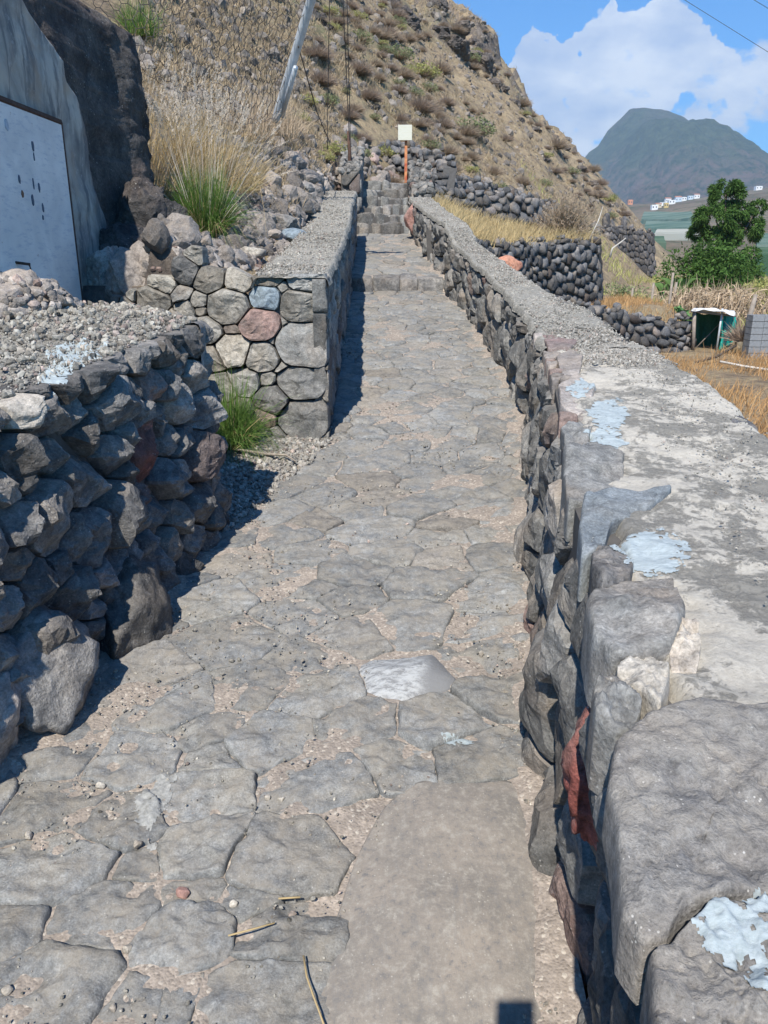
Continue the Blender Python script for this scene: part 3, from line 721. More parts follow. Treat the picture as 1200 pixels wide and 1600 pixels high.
# fallen stalks lying on the stones
for pp, r_ in (([(358, 1480), (395, 1470), (430, 1459)], .0022), ([(475, 1512), (480, 1545), (490, 1575), (500, 1600), (510, 1630)], .0022), ([(436, 1421), (470, 1419)], .0025)):
    w_ = [on_path(*q) for q in pp]; V, F = tube([(a, b, float(zg(b)) + .030) for a, b in w_], r_, 5)
    o = make('straw_stalk', V, F, L_straw, path, loc=V.mean(0))
# gravel pocket between the two left-hand walls
ys = np.linspace(3.45, 5.0, 90); us = np.linspace(-2.0, .02, 110)
Y, U_ = np.meshgrid(ys, us, indexing='ij'); X = xL(Y) + U_
Z = zg(Y) + .004 + .05 * sstep(-U_, 0, 1.2) + (.02 * fbm(P3(X, Y) * 4, 4, 81)).reshape(X.shape) - .04 * sstep(U_, -.06, .02)
o = make('gravel', np.stack([X.ravel(), Y.ravel(), Z.ravel()], 1), grid_faces(90, 110)[:, ::-1], M_gravel); o['kind'] = 'structure'
n = 3800; y = RNG.uniform(3.4, 4.9, n); u_ = -np.abs(RNG.normal(0, .42, n)) + .03; x = xL(y) + u_
sz = .006 + .018 * RNG.rand(n) ** 3
M_gst = stone_mat('gravel_stones', (.22, .21, .19), (.38, .36, .315), tint=(.30, .235, .20), tint_at=.9, vary=.35, bump=.4)
V, F = scatter(np.stack([x, y, zg(y) + .05 * sstep(-u_, 0, 1.2) + .008 + sz * .3], 1), sz, 0, 8, 6, .6)
g = make('loose_gravel', V, F, M_gst, smooth=False); tag(g, kind='stuff')
pts_ = [at(px, py, d) for px, py, d in ((352, 702, 4.62), (385, 704, 4.55), (420, 698, 4.52), (447, 703, 4.48), (462, 715, 4.40))]
V, F = tube([(q[0], q[1], float(zg(q[1])) + .045 + .01 * (i % 2)) for i, q in enumerate(pts_)], [.006, .009, .009, .007, .003], 6)
tag(make('fallen_stick', V, F, M_wood, loc=V.mean(0)), 'curved brown stick lying on the gravel below the green grass', 'stick')

# ------------------------------------------------------------------ walls beside the path
def prism(ys, xa, xb, z0, z1):
    """closed core running along y"""
    ys = np.asarray(ys, float); n = len(ys)
    R_ = np.stack([np.stack([xa(ys), ys, z0(ys)], 1), np.stack([xa(ys), ys, z1(ys)], 1), np.stack([xb(ys), ys, z1(ys)], 1), np.stack([xb(ys), ys, z0(ys)], 1)], 1).reshape(-1, 3)
    F = []
    for i in range(n - 1):
        for j in range(4): F.append((i * 4 + j, (i + 1) * 4 + j, (i + 1) * 4 + (j + 1) % 4, i * 4 + (j + 1) % 4))
    F += [(3, 2, 1, 0), tuple((n - 1) * 4 + k for k in range(4))]
    return R_, np.array(F)
SC = .7
def map_right(u, v_, w_):
    f = v_ / SC
    wob = .022 * np.sin(u * 5.1 + 1) + .015 * np.sin(u * 11 + v_ * 9)
    return np.stack([xRb(u) * (1 - f) + xRt(u) * f - w_ + wob * (1 - f * .5), u, zs(u) - .03 + f * (HR(u) + .02)], 1)
def map_top(x, y, w_): return np.stack([x, y, zs(y) + HR(y) + w_], 1)
def on_top(px, py):
    r = ray(px, py); ds = np.arange(.2, 16, .003); t = ds / r[1]
    k = np.where(EYE + t * r[2] <= zs(ds) + HR(ds))[0][0]; return np.array((t[k] * r[0], ds[k]))
BEND = 5.25
rw = empty('near_right_wall', (.9, 2.5, 0), label='low stone wall on the right with crusted mortar top and white paint patches', cat='stone wall')
rf = empty('far_right_wall', (1.2, 9, 1), label='long receding stone wall right of the path with a gravelly concrete top', cat='stone wall')
for th, (a, b), dm, sd in ((rw, (-.6, BEND), .125, 21), (rf, (BEND, 14.4), .145, 22)):
    rect = (a, b, 0, SC * .93)
    pts, rad = darts(rect, dm, sd, (), 1.1, 1.35)
    pol = cells(pts, (rad * .5) ** 2 * .9, rect)
    reds = {}
    if th is rw:
        # the red scoria low on the inner face
        cen = [np.linalg.norm(map_right(*[np.array([q]) for q in (*p_, 0.0)])[0] - np.array((.42, 1.02, .72))) for p_ in pts]
    lay_stones(th, pol, map_right, (lambda k, p_, R_=reds: R_.get(k, M_face)), lod='coarse', cap=290 if th is rf else 200, depth=.12, bulge=.055, gap=.006, rough=.032, edge=.18, tilt=.24, facets=5, edge_in=.7, p=3.4, round_=0)
    ys = np.linspace(a, b, 60)
    V, F = prism(ys, lambda y: np.minimum(xRb(y), xRt(y)) + .06, lambda y: xRo(y) - .05, lambda y: np.minimum(zs(y) - .6, -.3), lambda y: zs(y) + HR(y) - .035)
    make('core', V, F, M_core, th, loc=V.mean(0), smooth=False)
    # outer face
    def map_out(u, v_, w_): return np.stack([xRo(u) - .02 + w_ + .25 * (.8 - v_) * .5, u, zs(u) + HR(u) - .82 + v_], 1)
    rect = (a, b, .0, .80); pts, rad = darts(rect, .24, sd + 7, (), .6, 1.3); pol = cells(pts, (rad * .5) ** 2 * .8, rect)
    lay_stones(th, pol, map_out, M_round, cap=90, depth=.12, bulge=.07, gap=.006, rough=.03, edge=.1, tilt=.2)
RB = tuple(np.concatenate([[1, .99, .975], np.linspace(.95, .04, 26)]))
top_px = {
 'A': [(881, 704), (930, 697), (976, 712), (975, 745), (940, 765), (890, 776), (882, 740)],
 'B': [(912, 778), (960, 768), (1050, 774), (1005, 800), (955, 815), (945, 845), (912, 858), (905, 820)],
 'C': [(925, 850), (960, 848), (990, 880), (985, 915), (940, 930), (924, 905)],
 'D': [(915, 940), (970, 905), (1050, 890), (1060, 940), (1070, 975), (1050, 1020), (960, 1035), (925, 1000)],
 'E': [(962, 1040), (1010, 1015), (1047, 1035), (1048, 1070), (1030, 1110), (1000, 1085), (965, 1070)],
 'F': [(1042, 1000), (1060, 970), (1090, 980), (1095, 1020), (1088, 1048), (1050, 1045)],
 'G': [(925, 1085), (945, 1060), (985, 1070), (1003, 1105), (990, 1135), (965, 1143), (930, 1120)],
 'H': [(876, 668), (905, 657), (926, 668), (920, 690), (885, 700)],
 'I': [(872, 604), (900, 592), (930, 605), (925, 640), (895, 650), (875, 630)],
 'L': [(868, 560), (890, 548), (912, 560), (905, 585), (880, 590)],
 'N': [(846, 516), (884, 512), (906, 530), (892, 549), (856, 548)],
 'J': [(960, 1160), (1010, 1122), (1100, 1100), (1290, 1110), (1290, 1410), (1130, 1420), (1060, 1450), (1035, 1485), (1000, 1498), (968, 1450), (960, 1330), (945, 1240)],
 'K': [(1012, 1512), (1042, 1490), (1110, 1435), (1290, 1420), (1290, 1760), (1030, 1760), (1015, 1600)]}
M_bgrey = stone_mat('blue_grey_slab', (.145, .165, .178), (.225, .245, .255), tint_at=1.2, vary=.05, bump=.8, bdist=.012, warm=(.19, .19, .18), blotch_amt=.3)
M_dull = stone_mat('dull_red_capstone', (.20, .15, .14), (.30, .22, .20), tint_at=1.2, vary=.1, bump=.9, warm=(.22, .19, .17))
M_slabtop = stone_mat('pitted_slab', (.15, .145, .14), (.29, .275, .25), tint_at=1.2, vary=.04, bump=1.0, bdist=.014, fine=1.5, warm=(.25, .225, .195), dust=(.34, .31, .265), dust_amt=.6, blotch=(.46, .43, .38), blotch_amt=.5, speck=.8)
top_m = {'A': M_greyblk, 'B': M_bgrey, 'C': M_near, 'D': M_greyblk, 'E': M_pale, 'F': M_pale, 'G': M_greyblk, 'H': M_greyblk, 'I': M_rubble, 'L': M_rubble, 'N': M_dull, 'J': M_slabtop, 'K': M_slabtop}
lab = {'B': 'smooth blue grey stone set in the wall top', 'E': 'pale crusted stone', 'J': 'broad grey slab on the wall top', 'K': 'gravelly concrete block at the near end', 'N': 'dull red stone'}
for k, pp in top_px.items():
    poly = np.array([on_top(*q) for q in pp]); big = k in 'JK'
    V, F = cell_rock(poly, map_top, N=130 if big else 60, rings=RB if big else rings, depth=.13 if not big else .07, bulge=.020 if not big else .016, gap=.0, seed=ord(k), rough=.034 if not big else .022, edge=.09 if not big else .05, tilt=.08 if not big else .01, facets=3 if not big else 0, edge_in=.7, p=9 if not big else 30, round_=0, nf=1 if not big else 2.6)
    o = make('stone', V, F, top_m[k], rw, loc=V.mean(0))
    if k in lab: o['label'] = lab[k]
V, F = free_rock(58, 4, 12, .16, (.070, .095, .15)); o = make('stone', V + np.array((.415, 1.24, .70)), F, M_red, rw, loc=np.array((.415, 1.24, .70))); o['label'] = 'dark red scoria block low on the inner face'
traced_top = [np.array([on_top(*q) for q in pp]) for pp in top_px.values()]
rect = (0, .125, 2.2, BEND); pts, rad = darts(rect, .075, 77, (), .9); pol = cells(pts, (rad * .5) ** 2 * .9, rect)
pol = [None if p_ is None or any(inside((float(xRt(p_.mean(0)[1])) + .0 + p_.mean(0)[0], p_.mean(0)[1]), tp) for tp in traced_top) else p_ for p_ in pol]
lay_stones(rw, pol, lambda u, v_, w_: np.stack([xRt(v_) - .015 + u, v_, zs(v_) + HR(v_) + w_ - .004], 1), M_rubble, name='edge_stone', depth=.10, bulge=.022, gap=.004, rough=.03, edge=.15, tilt=.15, facets=3, p=6, round_=0)
def cap_grid(ys, nu, xa, xb, zf, seed, amp, rag=.03):
    Y, U_ = np.meshgrid(ys, np.linspace(0, 1, nu), indexing='ij')
    e1 = (rag * 1.7 * fbm(P3(Y * 7, Y * 0 + 3), 5, seed, .75)).reshape(Y.shape); e2 = (rag * 2 * fbm(P3(Y * 5, Y * 0 + 9), 5, seed + 1, .7)).reshape(Y.shape)
    X = (xa(Y) + e1) * (1 - U_) + (xb(Y) + e2) * U_
    p = P3(X, Y)
    Z = zf(Y) + (amp * fbm(p * 3.5, 4, seed + 2) + amp * .45 * fbm(p * 22, 3, seed + 3)).reshape(X.shape)
    Z = Z - .05 * np.clip(1 - U_ / .05, 0, 1) ** 2 - .07 * np.clip(1 - (1 - U_) / .10, 0, 1) ** 2
    return np.stack([X.ravel(), Y.ravel(), Z.ravel()], 1), grid_faces(len(ys), nu)[:, ::-1]
V, F = cap_grid(np.arange(-.6, 4.62, .012), 90, lambda y: xRt(y) + .05, lambda y: xRo(y) + .02, lambda y: zs(y) + HR(y) - .004, 91, .022)
make('mortar_cap', V, F, M_mortar, rw, loc=V.mean(0))
V, F = cap_grid(np.arange(4.56, BEND, .014), 70, lambda y: xRt(y) + .0, lambda y: xRo(y) + .02, lambda y: zs(y) + HR(y) + .002, 92, .02)
make('gravel_cap', V, F, M_conc, rw, loc=V.mean(0))
V, F = cap_grid(np.arange(BEND - .02, 14.4, .022), 60, lambda y: xRt(y) - .02, lambda y: xRo(y) + .02, lambda y: zs(y) + HR(y) + .004, 93, .02)
make('gravel_cap', V, F, M_conc, rf, loc=V.mean(0))
def grit(th, n, ya, yb, xa, xb, zf, s0, s1, seed, m=None):
    r = np.random.RandomState(seed); y = r.uniform(ya, yb, n); f = r.rand(n); x = xa(y) * (1 - f) + xb(y) * f
    sz = s0 + (s1 - s0) * r.rand(n) ** 3
    V, F = scatter(np.stack([x, y, zf(y) + sz * .25], 1), sz, 0, 8, seed, .6)
    o = make('grit', V, F, m or M_gst, th, smooth=False, loc=V.mean(0)); o['kind'] = 'stuff'
grit(rf, 9000, BEND, 14.3, lambda y: xRt(y) + .02, lambda y: xRo(y) - .02, lambda y: zs(y) + HR(y) + .006, .005, .014, 33)
grit(rw, 2600, 3.9, BEND, lambda y: xRt(y) + .06, lambda y: xRo(y) - .02, lambda y: zs(y) + HR(y) + .004, .004, .014, 34)
grit(rw, 2200, .3, 4.4, lambda y: xRt(y) + .3, lambda y: xRo(y) - .02, lambda y: zs(y) + HR(y) + .006, .0015, .006, 35, M_peb)
V, F = free_rock(41, 3, 12, .08, (.17, .30, .10)); c = at(788, 412, 8.6); make('stone', V + (c + (0, 0, -.03)), F, M_orange, rf, loc=c)['label'] = 'orange red boulder beside the wall top'
V, F = free_rock(43, 3, 12, .08, (.22, .20, .11)); c = at(985, 505, 6.3); c = at(832, 478, 6.2); make('stone', V * .8 + (c + (.12, 0, -.05)), F, M_blue, rf, loc=c)

# left wall in the foreground
lw = empty('near_left_wall', (-1.3, 2, 0), label='tall rough wall of dark basalt boulders on the left in shade', cat='stone wall')
H1 = 1.0
def map_w1(u, v_, w_): return np.stack([xW1(u) + w_ - .02 * v_, u, zg(u) - .04 + v_ * 1.04], 1)
def to_w1(px, py):
    r = ray(px, py); t = (-1.13 - .399) / (r[0] - .21 * r[1]); y = t * r[1]; return y, (EYE + t * r[2] - float(zg(y)) + .04) / 1.04
w1s = [(22, 605, 24), (70, 582, 20), (97, 560, 36), (150, 545, 30), (190, 548, 36), (105, 592, 15), (160, 585, 32), (235, 532, 32), (258, 507, 18), (310, 528, 33), (307, 582, 25), (245, 600, 26), (285, 628, 28), (318, 640, 24),
       (180, 630, 36), (76, 612, 16), (38, 645, 26), (90, 650, 32), (127, 650, 14), (7, 665, 24), (235, 705, 44), (178, 705, 19), (95, 695, 20), (142, 688, 22), (37, 720, 44), (125, 735, 40), (5, 750, 24), (205, 745, 18),
       (310, 720, 36), (287, 695, 18), (265, 750, 22), (185, 805, 44), (80, 815, 48), (25, 825, 30), (250, 800, 32), (310, 785, 34), (150, 840, 38), (230, 845, 14), (265, 855, 20), (300, 845, 28), (25, 882, 28), (55, 915, 36),
       (215, 950, 62), (15, 945, 34), (110, 940, 46), (70, 1010, 50), (8, 1120, 40), (25, 1060, 30)]
fx = []; rr_ = []
for px, py, r_ in w1s:
    u_, v_ = to_w1(px, py)
    if -.1 < v_ < 1.0: fx.append((u_, v_, r_ * 2 / FOC * u_ * 1.12))
rect = (-1.4, 3.58, 0, 1.0)
pts, rad = darts(rect, .075, 13, fx, 1.6, 1.0)
pol = cells(pts, (rad * .5) ** 2 * .95, rect)
bld = [k for k, f_ in enumerate(w1s) if f_[:2] in ((215, 950),)]
red_k = int(np.argmin([abs(p_[0] - to_w1(235, 705)[0]) + abs(p_[1] - to_w1(235, 705)[1]) for p_ in pts])); pale_k = int(np.argmin([abs(p_[0] - to_w1(245, 600)[0]) + abs(p_[1] - to_w1(245, 600)[1]) for p_ in pts]))
pk_k = int(np.argmin([abs(p_[0] - to_w1(22, 605)[0]) + abs(p_[1] - to_w1(22, 605)[1]) for p_ in pts]))
M_redd = stone_mat('dark_red_scoria', (.10, .042, .036), (.20, .085, .07), tint_at=1.2, vary=.1, bump=1.0, bdist=.02, warm=(.14, .10, .09), blotch=(.42, .20, .17), blotch_amt=.8)
mm = {red_k: M_redd, pale_k: M_rubble, pk_k: M_pale}
lay_stones(lw, pol, map_w1, lambda k, p_: mm.get(k, M_near), lod='coarse', cap=290, depth=.14, bulge=.10, gap=.004, rough=.045, edge=.09, tilt=.22, facets=7, edge_in=.5, p=5, round_=0)
bo = map_w1(*[np.array([q]) for q in (*to_w1(200, 965), 0.0)])[0]
V, F = free_rock(77, 4, 13, .09, (.17, .22, .25)); V = V + bo + np.array((-.04, 0, -.03)); make('boulder', V, F, M_near, lw, loc=V.mean(0))['label'] = 'largest rounded boulder at the foot of the wall'
V, F = free_rock(79, 4, 12, .09, (.20, .25, .26)); V = V + map_w1(*[np.array([q]) for q in (*to_w1(75, 1025), 0.0)])[0] + np.array((-.09, 0, -.02)); make('boulder', V, F, M_near, lw, loc=V.mean(0))
V, F = free_rock(82, 4, 11, .10, (.11, .17, .20)); V = V + map_w1(*[np.array([q]) for q in (*to_w1(2, 1130), 0.0)])[0] + np.array((-.05, -.03, -.02)); make('boulder', V, F, M_rubble, lw, loc=V.mean(0))
def map_w1e(u, v_, w_): return np.stack([-.80 - u, 3.56 + w_ + 0 * u, zg(3.5) - .04 + v_ * 1.04], 1)
rect = (0, .9, 0, 1.0); pts, rad = darts(rect, .2, 14, (), .8); pol = cells(pts, (rad * .5) ** 2 * .8, rect)
lay_stones(lw, pol, map_w1e, M_near, depth=.12, bulge=.06, gap=.008, rough=.035, edge=.12)
ys = np.linspace(-1.4, 3.55, 30)
V, F = prism(ys, lambda y: xW1(y) - .06, lambda y: xW1(y) - 1.2, lambda y: zg(y) - .5, lambda y: zg(y) + .93); make('core', V, F, M_core, lw, loc=V.mean(0), smooth=False)
# its broad gravelly top runs back to the concrete hut
nu = 150; ys = np.arange(-1.4, 4.35, .02)
Y, U_ = np.meshgrid(ys, np.linspace(0, 1, nu) ** 1.3, indexing='ij')
X = xW1(Y) - .045 - U_ * (xW1(Y) + 2.6)
edge = .0 + np.clip((Y - 3.52) / .8, 0, 1) * .75
X = np.minimum(X, xW1(Y) - .045 - edge - .03 * np.sin(Y * 30))
pz = P3(X, Y)
Z = zg(np.minimum(Y, 3.6)) + .985 + .06 * U_ + (.03 * fbm(pz * 3, 4, 95) + .016 * fbm(pz * 16, 4, 97)).reshape(X.shape) - .03 * sstep(U_, .03, 0)
make('gravel_top', np.stack([X.ravel(), Y.ravel(), Z.ravel()], 1), grid_faces(len(ys), nu), M_conc, lw, loc=np.array((-1.5, 2, 1.2)))
n = 14000; r = np.random.RandomState(98); y = r.uniform(1.2, 4.3, n); d_ = np.abs(r.rand(n)) ** 1.2 * 1.3 + .05; x = xW1(y) - d_ - np.clip((y - 3.52) / .8, 0, 1) * .75
k = x > -2.1; x, y = x[k], y[k]
sz = .0035 + .020 * r.rand(len(x)) ** 6
V, F = scatter(np.stack([x, y, zg(np.minimum(y, 3.6)) + 1.0 + .05 * (xW1(y) - x) / 1.5 + sz * .2], 1), sz, 0, 8, 99, .65)
o = make('loose_gravel', V, F, M_peb, lw, smooth=False, loc=V.mean(0)); o['kind'] = 'stuff'

# left wall beyond the gap
l2 = empty('far_left_wall', (-.55, 9, 1), label='squared stone wall left of the path, lit end face and concrete top', cat='stone wall')
def x2(y): return np.interp(y, [4.8, 14.5], [-.35, -.46])
def map_l2(u, v_, w_): return np.stack([x2(u) + w_ * .7 - .02, u, zs(u) - .04 + v_ * (HL(u) + .04)], 1)
rect = (4.9, 13.5, 0, 1.0); pts, rad = darts(rect, .17, 15, (), .8, 1.4); pol = cells(pts, (rad * .5) ** 2 * .9, rect)
lay_stones(l2, pol, map_l2, M_face, cap=200, depth=.10, bulge=.04, gap=.006, rough=.05, edge=.1, tilt=.16, p=6, round_=0)
def map_e(u, v_, w_):
    back = np.clip((-u - .85) * .32, 0, 1)
    return np.stack([u, 4.87 - w_ + .10 * (v_ - .5) + back, v_], 1)
es = [(483, 440, 32, 'g'), (443, 450, 9, ''), (475, 480, 36, ''), (477, 540, 44, 'g'), (409, 468, 24, 'b'), (403, 508, 30, 'r'), (441, 505, 9, ''), (363, 548, 28, 'p'), (360, 515, 12, ''), (407, 558, 27, ''), (427, 537, 12, ''), (445, 577, 11, ''),
      (470, 601, 36, 'y'), (415, 598, 14, ''), (380, 600, 24, 'y'), (443, 610, 16, ''), (425, 627, 28, 'y'), (443, 640, 9, 'k'), (413, 651, 19, 'k'), (477, 655, 40, 'y'), (433, 680, 10, ''), (410, 688, 20, 'y'), (353, 480, 32, ''),
      (366, 440, 22, 'p'), (413, 430, 22, ''), (323, 437, 24, ''), (308, 477, 12, ''), (390, 405, 28, 'p'), (340, 610, 26, ''), (207, 433, 18, 'p'), (243, 443, 26, 'p'), (243, 420, 24, ''), (280, 423, 24, 'd'), (275, 460, 15, 'y'),
      (173, 445, 17, ''), (233, 467, 28, ''), (307, 473, 14, ''), (283, 482, 14, ''), (320, 520, 22, ''), (325, 560, 22, ''), (330, 400, 20, ''), (300, 400, 16, ''), (350, 655, 28, 'y'), (380, 640, 18, '')]
fx = []; kinds = []
for px, py, r_, kd in es:
    p_ = at(px, py, 4.87 + max(0, (-(px - 600) / FOC * 4.9 - .85) * .32)); fx.append((p_[0], p_[2], r_ * 2 / FOC * 5.0)); kinds.append(kd)
rect = (-1.95, -.352, .35, 1.74)
pts, rad = darts(rect, .06, 16, fx, 1.0)
AX = np.array((1.3, 1.0)); pol = cells(pts / AX, (rad * .44) ** 2, (rect[0] / 1.3, rect[1] / 1.3, rect[2], rect[3])); pol = [None if q is None else q * AX for q in pol]
M_rub2 = stone_mat('block_stone', (.13, .125, .112), (.30, .28, .245), tint=(.26, .20, .165), tint_at=.93, vary=.30, bump=.9, bdist=.02, warm=(.25, .215, .17)); M_pale2 = stone_mat('light_stone', (.26, .24, .205), (.42, .39, .335), tint_at=1.2, vary=.12, bump=.9, bdist=.02, warm=(.27, .235, .19)); M_pink2 = stone_mat('dull_red_stone', (.21, .15, .13), (.36, .235, .20), tint_at=1.2, vary=.1, bump=.9, warm=(.20, .16, .14))
km = {'g': M_greyblk, 'b': M_blue, 'r': M_pink2, 'p': M_pale2, 'y': M_face, 'k': M_pink2, 'd': M_near, '': M_rub2}
def em(k, p_): return km[kinds[k]] if 0 <= k < len(kinds) else M_rub2
for k, p_ in enumerate(pol):
    if p_ is None: continue
    c = p_.mean(0)
    if c[1] > np.interp(c[0], [-1.9, -1.6, -1.3, -1.0, -.86], [1.30, 1.48, 1.60, 1.62, 1.62]) + .05 * math.sin(k * 7.7): pol[k] = None
    elif c[0] > -.86 and c[1] > 1.56: pol[k] = None
    elif c[0] > -.86: pol[k] = np.stack([p_[:, 0], np.minimum(p_[:, 1], 1.535)], 1)
pol = [None if p_ is None or np.ptp(p_[:, 1]) < .03 else p_ for p_ in pol]
M_face_l = M_face
lay_stones(l2, pol, map_e, em, lod='coarse', cap=290, depth=.14, bulge=.040, gap=.003, rough=.030, edge=.055, tilt=.16, facets=4, edge_in=.6, p=9, round_=0)
ys = np.linspace(4.98, 13.5, 30)
V, F = prism(ys, lambda y: x2(y) - .05, lambda y: x2(y) - .42, lambda y: zs(y) - .5, lambda y: zs(y) + HL(y) - .03); make('core', V, F, M_core, l2, loc=V.mean(0), smooth=False)
V, F = cap_grid(np.arange(4.93, 13.5, .018), 60, lambda y: x2(y) + .02, lambda y: x2(y) - .47, lambda y: zs(y) + HL(y) + .006, 101, .018, .02)
make('gravel_cap', V, F[:, ::-1], M_conc, l2, loc=V.mean(0))
grit(l2, 6000, 4.95, 13.4, lambda y: x2(y) - .02, lambda y: x2(y) - .46, lambda y: zs(y) + HL(y) + .008, .005, .015, 36)

# ------------------------------------------------------------------ stairs at the head of the path
st = empty('stone_stairs', (0, 15, 2.1), label='flight of rough stone steps at the head of the path', cat='stairs')
for i in range(6):
    y0 = 14.4 + i * .33; z0 = 2.08 + (i + 1) * .165
    fx = []; xx = -.5
    while xx < .45: wd_ = rnd.uniform(.16, .46); fx.append((xx + wd_ / 2, y0 + .09, wd_)); xx += wd_
    rect = (-.52, .47, y0, y0 + .36); pts, rad = darts(rect, .15, 50 + i, fx, .4); pol = cells(pts, (rad * .5) ** 2, rect)
    lay_stones(st, pol, lambda x, y, w_, z0=z0, i=i: np.stack([x, y + .03 * np.sin(x * 9 + i * 2.1) + .02 * np.sin(x * 23 + i), z0 + w_ + .018 * np.sin(x * 7 + i * 3)], 1), (lambda k, p_: (M_face, M_face, M_near, M_pave)[k % 4]), name='step_stone', depth=.21, bulge=.03, gap=.008, rough=.03, edge=.14, tilt=.10, p=6, facets=4)
    V, F = box_arr(-.5, .45, y0 + .05, y0 + .5, z0 - .3, z0 - .03); make('tread_bed', V, F, M_core, st, loc=V.mean(0), smooth=False)

# dry stone walls of the terraces -------------------------------------------------
def dry_wall(name, label, tops, bots, size, seed, mat=None, thick=.35, cap=290, bulge=.05, depth=.22, lean=.12, ends=True):
    """tops / bots: world points along the wall"""
    A = np.array(tops, float); B = np.array(bots, float)
    L = np.concatenate([[0], np.cumsum(np.linalg.norm(np.diff(A[:, :2], axis=0), axis=1))])
    Hm = float(np.mean(A[:, 2] - B[:, 2])); root = empty(name, tuple(B.mean(0)), label=label, cat='stone wall')
    tx = np.gradient(A[:, 0], L); ty = np.gradient(A[:, 1], L); nn = np.sqrt(tx ** 2 + ty ** 2); nx_, ny_ = ty / nn, -tx / nn
    def mp(u, v_, w_):
        f = v_ / Hm; a = np.stack([np.interp(u, L, A[:, k]) for k in range(3)], 1); b = np.stack([np.interp(u, L, B[:, k]) for k in range(3)], 1)
        p_ = b * (1 - f)[:, None] + a * f[:, None]
        n_ = np.stack([np.interp(u, L, nx_), np.interp(u, L, ny_), 0 * u], 1)
        wob = .05 * np.sin(u * 2.3 + seed)
        return p_ + n_ * (w_ + lean * (1 - f) + wob)[:, None] + np.stack([0 * u, 0 * u, (f > .75) * .05 * np.sin(u * 7 + seed) + (f > .75) * .03 * np.sin(u * 17)], 1)
    rect = (0, L[-1], 0, Hm); pts, rad = darts(rect, size, seed, (), .8, 1.15); pol = cells(pts, (rad * .5) ** 2 * .9, rect)
    lay_stones(root, pol, mp, mat or M_round, cap=cap, depth=depth, bulge=bulge, gap=.010, rough=.035, edge=.08, tilt=.18, facets=3, p=2.6, edge_in=.8, round_=1)
    n = 16; us = np.linspace(0, L[-1], n); P0 = mp(us, np.zeros(n), np.full(n, -.07)); P1 = mp(us, np.full(n, Hm - .07), np.full(n, -.07)); P2 = mp(us, np.full(n, Hm - .07), np.full(n, -thick)); P3_ = mp(us, np.zeros(n), np.full(n, -thick))
    P0[:, 2] -= .3; P3_[:, 2] -= .3
    V = np.stack([P0, P1, P2, P3_], 1).reshape(-1, 3); F = []
    for i in range(n - 1):
        for j in range(4): F.append((i * 4 + j, (i + 1) * 4 + j, (i + 1) * 4 + (j + 1) % 4, i * 4 + (j + 1) % 4))
    F += [(3, 2, 1, 0), tuple((n - 1) * 4 + k for k in range(4))]
    make('core', V, np.array(F), M_core, root, loc=V.mean(0), smooth=False)
    # loose stones along the top
    r = np.random.RandomState(seed); m = int(L[-1] / size * 2.2); uu = r.uniform(0, L[-1], m); Pt = mp(uu, np.full(m, Hm), -r.uniform(.02, thick * .9, m)); Pt[:, 2] += .02
    V, F = scatter(Pt, r.uniform(.35, .6, m) * size, 1, 6, seed, .75); o = make('top_stones', V, F, mat or M_round, root, loc=V.mean(0)); o['kind'] = 'stuff'
    return root, mp, L[-1], Hm
def line(pp): return [at(*q) for q in pp]
W2t = line([(704, 350, 11.2), (735, 370, 12.4), (770, 384, 13.4), (830, 381, 15), (900, 377, 16.4), (936, 381, 17)])
W2b = [np.array((p_[0], p_[1], .55)) for p_ in W2t]
dry_wall('terrace_wall', 'thick dry stone wall of rounded dark stones directly behind the right path wall, its free end square', W2t, W2b, .135, 201, cap=300)
e0 = W2t[-1]; dry_wall('terrace_wall', 'short return of the terrace wall at its square right end', [e0 + (.02, .05, 0), e0 + (.35, 1.6, -.03), e0 + (.7, 3.6, -.2)], [np.array((e0[0] + .05, e0[1] + .05, .6)), np.array((e0[0] + .35, e0[1] + 1.6, .65)), np.array((e0[0] + .7, e0[1] + 3.6, .7))], .22, 207, cap=100)
W1t = line([(664, 272, 16.6), (690, 290, 16.8), (745, 300, 17.8), (807, 306, 18.6), (845, 312, 19.2), (905, 335, 20.6)])
W1b = line([(664, 325, 16.5), (690, 330, 16.7), (745, 350, 17.7), (807, 366, 18.5), (845, 380, 19.1), (905, 390, 20.5)])
dry_wall('terrace_wall', 'dry stone wall stepping down behind the strip of yellow grass', W1t, W1b, .165, 202, cap=280)
W0t = line([(694, 276, 20), (750, 287, 22.5), (806, 302, 25), (850, 318, 27)]); W0b = line([(694, 306, 20), (750, 312, 22.5), (806, 322, 25), (850, 336, 27)])
dry_wall('terrace_wall', 'thin dark wall running along the foot of the hillside, farthest back', W0t, W0b, .20, 203, cap=110)
WSt = line([(563, 224, 20.2), (600, 226, 20.0), (629, 228, 19.6), (655, 238, 19.0), (672, 247, 18.2), (686, 256, 17.2)]); WSb = line([(563, 262, 20.0), (600, 268, 19.8), (629, 270, 19.4), (655, 276, 18.8), (672, 284, 18.0), (686, 292, 17.0)])
dry_wall('terrace_wall', 'curved retaining wall of dark stones behind the white sign', WSt, WSb, .165, 204, cap=200)
W3t = line([(872, 470, 12.4), (935, 482, 13.6), (985, 489, 14.2), (1030, 500, 14.5), (1058, 512, 14.7), (1080, 497, 15.2)]); W3b = [np.array((p_[0], p_[1], -.05)) for p_ in W3t]
dry_wall('terrace_wall', 'low dry stone wall below the straw coloured field, ending at the green net shelter', W3t, W3b, .14, 205, cap=280)
WRt = line([(931, 352, 44), (962, 356, 45), (990, 359, 46), (1025, 364, 47)]); WRb = line([(931, 412, 44), (962, 419, 45), (990, 427, 46), (1025, 436, 47)])
M_ruin = stone_mat('ruin_block', (.055, .055, .06), (.12, .115, .115), tint_at=1.2, vary=.35, bump=.5, bdist=.03)
